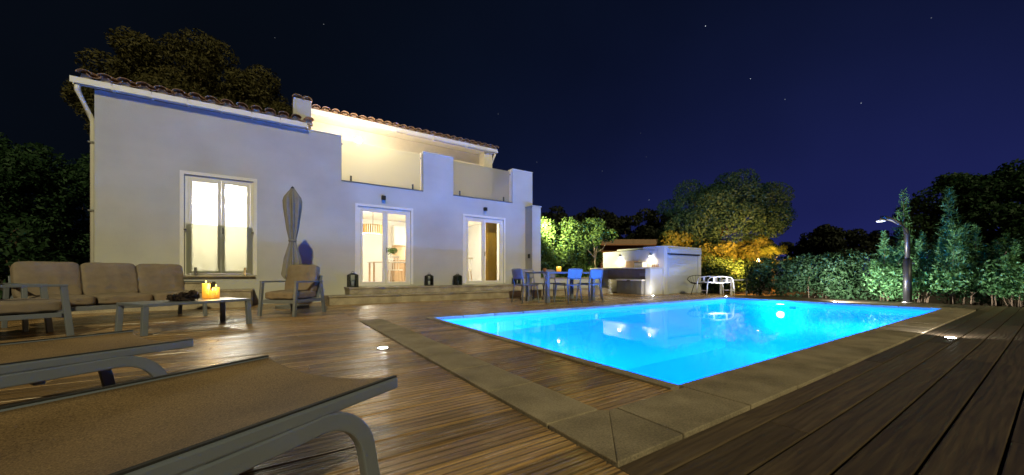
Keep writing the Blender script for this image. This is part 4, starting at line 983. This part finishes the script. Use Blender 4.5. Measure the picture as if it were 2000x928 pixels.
# big olive like tree, uplit understorey, palm and its lamp
tx, ty = at(1402, 18.5)
tree('olive_tree', 'large round evergreen tree behind the outdoor kitchen, lit amber from below', 'tree', (tx, ty, -.16), (0, 0, 3.85), (2.9, 2.9, 1.75), 46, (.5, .95), 52000, .125, .4, 'leaf_olive', 'bark', .17, 41, None, -.75, 12, .45)
for i, (px, D, zc, rx, rz_, lb) in enumerate([(1330, 17.0, 1.75, 1.05, .95, 'amber lit leafy shrub right behind the white shutter end wall'), (1405, 17.0, 1.75, 1.2, 1.15, 'amber lit leafy shrub under the round tree trunk'), (1470, 17.0, 1.6, .95, 1.0, 'amber lit leafy shrub beside the fan palm')]):
    x, y = at(px, D); tree('leafy_shrub', lb, 'shrub', (x, y, -.16), (0, 0, zc), (rx, rx, rz_), 16, (.3, .5), 6500, .15, .6, 'leaf_ivy', 'bark', .05, 60 + i, 'amber lit shrubs', -1, 5, .4)
lx, ly = at(1481, 13.0)
spike_light((lx, ly, zat(511, 13.0) - .2), 'amber garden spotlight glowing under the fan palm', 700, (1, .42, .07), (tx - lx - 1.2, ty - ly, -.15), 118)
px_, py_ = at(1512, 15.0)
pl = thing('fan_palm', 'yellow lit fan palm beside the amber garden spotlight', 'palm', (px_, py_, -.16))
MB().tube([(0, 0, 0), (.02, 0, .8), (0, 0, 1.35)], .10, 10, [1.1, 1, .9]).build('trunk', 'bark', pl, 0, True)
rn = random.Random(77)
for i in range(26):
    a = rn.uniform(0, 2*PI); el = rn.uniform(-.2, 1.25); dr = Vector((math.cos(a)*math.cos(el), math.sin(a)*math.cos(el), math.sin(el)))
    b0 = Vector((0, 0, 1.35)); hub = b0 + dr*.42; f = MB(); f.tube([b0, hub], .008, 5)
    sd_ = dr.cross(Vector((0, 0, 1))).normalized(); nn = sd_.cross(dr)
    for k in range(15):
        q = (k - 7)/7*1.25; dd = (dr*math.cos(q) + sd_*math.sin(q)).normalized(); ln = .52*(1 - .25*abs(q)/1.25); pp = dd.cross(nn).normalized()*.016
        tip = hub + dd*ln + Vector((0, 0, -.10)); mid_ = hub + dd*ln*.55
        f.add([hub, mid_ + pp + nn*.01, tip, mid_ - pp + nn*.01], [(0, 1, 2, 3)])
    f.build('frond', 'leaf_palm', pl)

hedge('garden_hedge', 'dark trimmed hedge along the far deck edge behind the pool end', 13.1, 14.2, 2.6, 6.0, 1.30, 15000, .09, .5, 'leaf_dark', 71)
hedge('back_hedge', 'dark hedge behind the white bench under the amber shrubs', 14.3, 17.5, 6.9, 8.0, 1.25, 11000, .10, .5, 'leaf_dark', 72)
hedge('border_hedge', 'dark hedge at the deck edge behind the tall narrow leaved shrubs', 13.7, 14.9, -4.5, 2.6, 1.6, 15000, .10, .5, 'leaf_dark', 73)
hedge('low_ground_shrubs', 'low dark shrubs filling the deck edge beneath the narrow leaved shrubs', 13.0, 13.7, -3.5, 2.6, .75, 9000, .09, .4, 'leaf_oleander', 74)
def willow(loc, h, spread, nst, lpst, label, seed, lsize=.15, asp=.16, material='leaf_oleander', side=True):
    t = thing('narrow_leaved_shrub', label, 'shrub', (loc[0], loc[1], -.16), 0, 'narrow leaved shrubs along the deck edge')
    rng = np.random.default_rng(seed); PP = []; NN = []; UU = []
    for s in range(nst):
        a = rng.uniform(0, 2*PI); sp = spread*rng.uniform(.25, 1)*(0 if s == 0 else 1); hh = h*(1 if s == 0 else rng.uniform(.55, .92))
        p0 = np.array([.08*math.cos(a), .08*math.sin(a), 0.]); p2 = np.array([sp*math.cos(a), sp*math.sin(a), hh]); p1 = (p0 + p2)/2 + np.array([-.1*math.cos(a), -.1*math.sin(a), hh*.12])
        ts = np.linspace(0, 1, 8); pts = [tuple((1 - q)**2*p0 + 2*q*(1 - q)*p1 + q*q*p2) for q in ts]
        MB().tube(pts, .012, 5, [1 - .8*q for q in ts]).build('stem', 'bark', t, 0, True)
        q = rng.uniform(.18, 1, lpst)**.8; P_ = ((1 - q)**2)[:, None]*p0 + (2*q*(1 - q))[:, None]*p1 + (q*q)[:, None]*p2
        # short side twigs
        ta = rng.uniform(0, 2*PI, lpst); tl_ = rng.uniform(.03, .34, lpst)*(1.12 - q)*h/2.2
        dirv = np.stack([np.cos(ta)*.8, np.sin(ta)*.8, np.full(lpst, .75)], 1)
        PP.append(P_ + dirv*tl_[:, None]); UU.append(dirv + .35*rng.normal(size=(lpst, 3))); NN.append(rng.normal(size=(lpst, 3)))
    leaves('foliage', np.concatenate(PP), np.concatenate(NN), lsize, asp, material, t, seed, .3, np.concatenate(UU))
    return t
def wil(px, D, ztop_y, spread, nst, lpst, label, seed, **k):
    x, y = at(px, D); willow((x, y), zat(ztop_y, D) + .16, spread, nst, lpst, label, seed, **k)
wil(1725, 9.6, 455, .55, 12, 230, 'narrow leaved shrub filling the hedge on the pool side of the shower', 81)
wil(1765, 9.5, 372, .18, 3, 170, 'tall thin single plume rising behind the garden shower', 82)
wil(1800, 9.1, 455, .6, 12, 230, 'narrow leaved shrub standing behind the shower column', 83)
wil(1855, 8.6, 368, .38, 5, 330, 'tallest feathery shrub with a pointed tip next to the shower', 84, lsize=.16, asp=.12)
wil(1905, 8.7, 440, .6, 11, 230, 'narrow leaved shrub between the feathery shrub and broad low bush', 85)
wil(1985, 7.9, 478, .55, 13, 230, 'broad low bush with pale narrow leaves at the deck edge', 86)
wil(1945, 8.6, 470, .5, 10, 220, 'narrow leaved shrub tucked behind the broad low bush', 87)
wil(1660, 10.6, 490, .5, 10, 200, 'narrow leaved shrub growing out of the trimmed hedge', 88)

x, y = at(1960, 24); tree('pine_tree', 'large umbrella pine towering over the narrow leaved shrubs', 'tree', (x, y, -.16), (0, 0, 4.6), (5.2, 4.2, 3.4), 75, (.7, 1.2), 46000, .26, .5, 'leaf_dark', 'bark', .25, 91, 'pine trees', -1, 10, .45)
x, y = at(393, 21); tree('pine_tree', 'large brown lit pine rising behind the villa roof', 'tree', (x, y, -.16), (0, 0, 9.7), (4.6, 3.6, 4.3), 150, (.6, 1.1), 90000, .21, .35, 'leaf_pine', 'bark', .28, 92, 'pine trees', -.7, 14, .15)
x, y = at(535, 21.5); tree('pine_tree', 'smaller pine behind the chimney beside the big pine', 'tree', (x, y, -.16), (0, 0, 9.2), (1.5, 1.5, 1.7), 16, (.5, .8), 9000, .22, .3, 'leaf_pine', 'bark', .18, 93, 'pine trees', -.8, 7, .5)
x, y = at(1625, 42); tree('dark_tree', 'dark round tree silhouetted against the blue night sky', 'tree', (x, y, -.16), (0, 0, 4.2), (3.6, 3.2, 2.0), 40, (.6, 1.0), 12000, .34, .5, 'leaf_unlit', 'bark', .2, 94, None, -.8, 8, .5)
for i, (px, D, yt, r) in enumerate([(1085, 40, 415, 3.4), (1160, 42, 418, 3.5), (1230, 40, 424, 3.0), (1275, 38, 420, 2.2), (1570, 46, 470, 2.4), (1700, 40, 468, 2.6), (1765, 38, 452, 2.6)]):
    x, y = at(px, D); zt = zat(yt, D)
    tree('far_tree', ['dark distant tree nearest the villa pillar above the bright hedge', 'dark distant tree above the middle of the bright hedge', 'dark distant tree above the tiled neighbour roof', 'dark distant tree touching the round amber lit tree', 'dark distant tree beside the fan palm', 'dark distant tree between round silhouette and shower', 'dark distant tree behind the shower head'][i],
         'tree', (x, y, -.16), (0, 0, zt - 1.6), (r, r, 1.9), 22, (.6, 1.0), 4500, .36, .5, 'leaf_unlit', 'bark', .15, 100 + i, 'distant dark trees', -.9, 4, .5)
for i, (px, D, yt, r, lb) in enumerate([(25, 13.0, 262, 1.6, 'dim leafy boundary tree, third from the villa downpipe'), (95, 14.0, 285, 1.5, 'dim leafy boundary tree, second from the villa downpipe'), (160, 15.5, 300, 1.5, 'dim leafy boundary tree next to the villa downpipe'), (-60, 12.0, 260, 1.6, 'dim leafy boundary tree farthest from the villa downpipe')]):
    x, y = at(px, D); zt = zat(yt, D)
    tree('boundary_tree', lb, 'tree', (x, y, -.16), (0, 0, zt*.55), (r, r, zt*.5), 30, (.4, .75), 8000, .16, .45, 'leaf_dark', 'bark', .1, 120 + i, 'boundary trees beside the villa corner', -1, 6, .4)
hedge('low_hedge', 'dark low hedge behind the sofa beside the villa corner', -8.5, -3.5, 10.2, 11.6, 1.3, 9000, .12, .5, 'leaf_dark', 131)
# neighbour's roof above the hedge
nx_, ny_ = at(1248, 30)
nb = thing('neighbour_house', 'neighbouring house with a low clay tile roof beyond the hedge', 'house', (nx_, ny_, -.5), R(-33))
MB().box(-3.2, 3.2, 0, 6, 0, 3.6).build('wall', 'terracotta', nb)
rf = MB().add([(-3.6, -.5, 3.6), (3.6, -.5, 3.6), (3.6, 3, 4.4), (-3.6, 3, 4.4), (-3.6, 6.5, 3.6), (3.6, 6.5, 3.6)], [(0, 1, 2, 3), (3, 2, 5, 4), (0, 3, 4), (1, 5, 2), (0, 4, 5, 1)]).build('roof', 'tile_clay', nb)
MB().box(-3.6, 3.6, -.56, -.502, 3.56, 3.66).build('gutter', 'terracotta', rf)
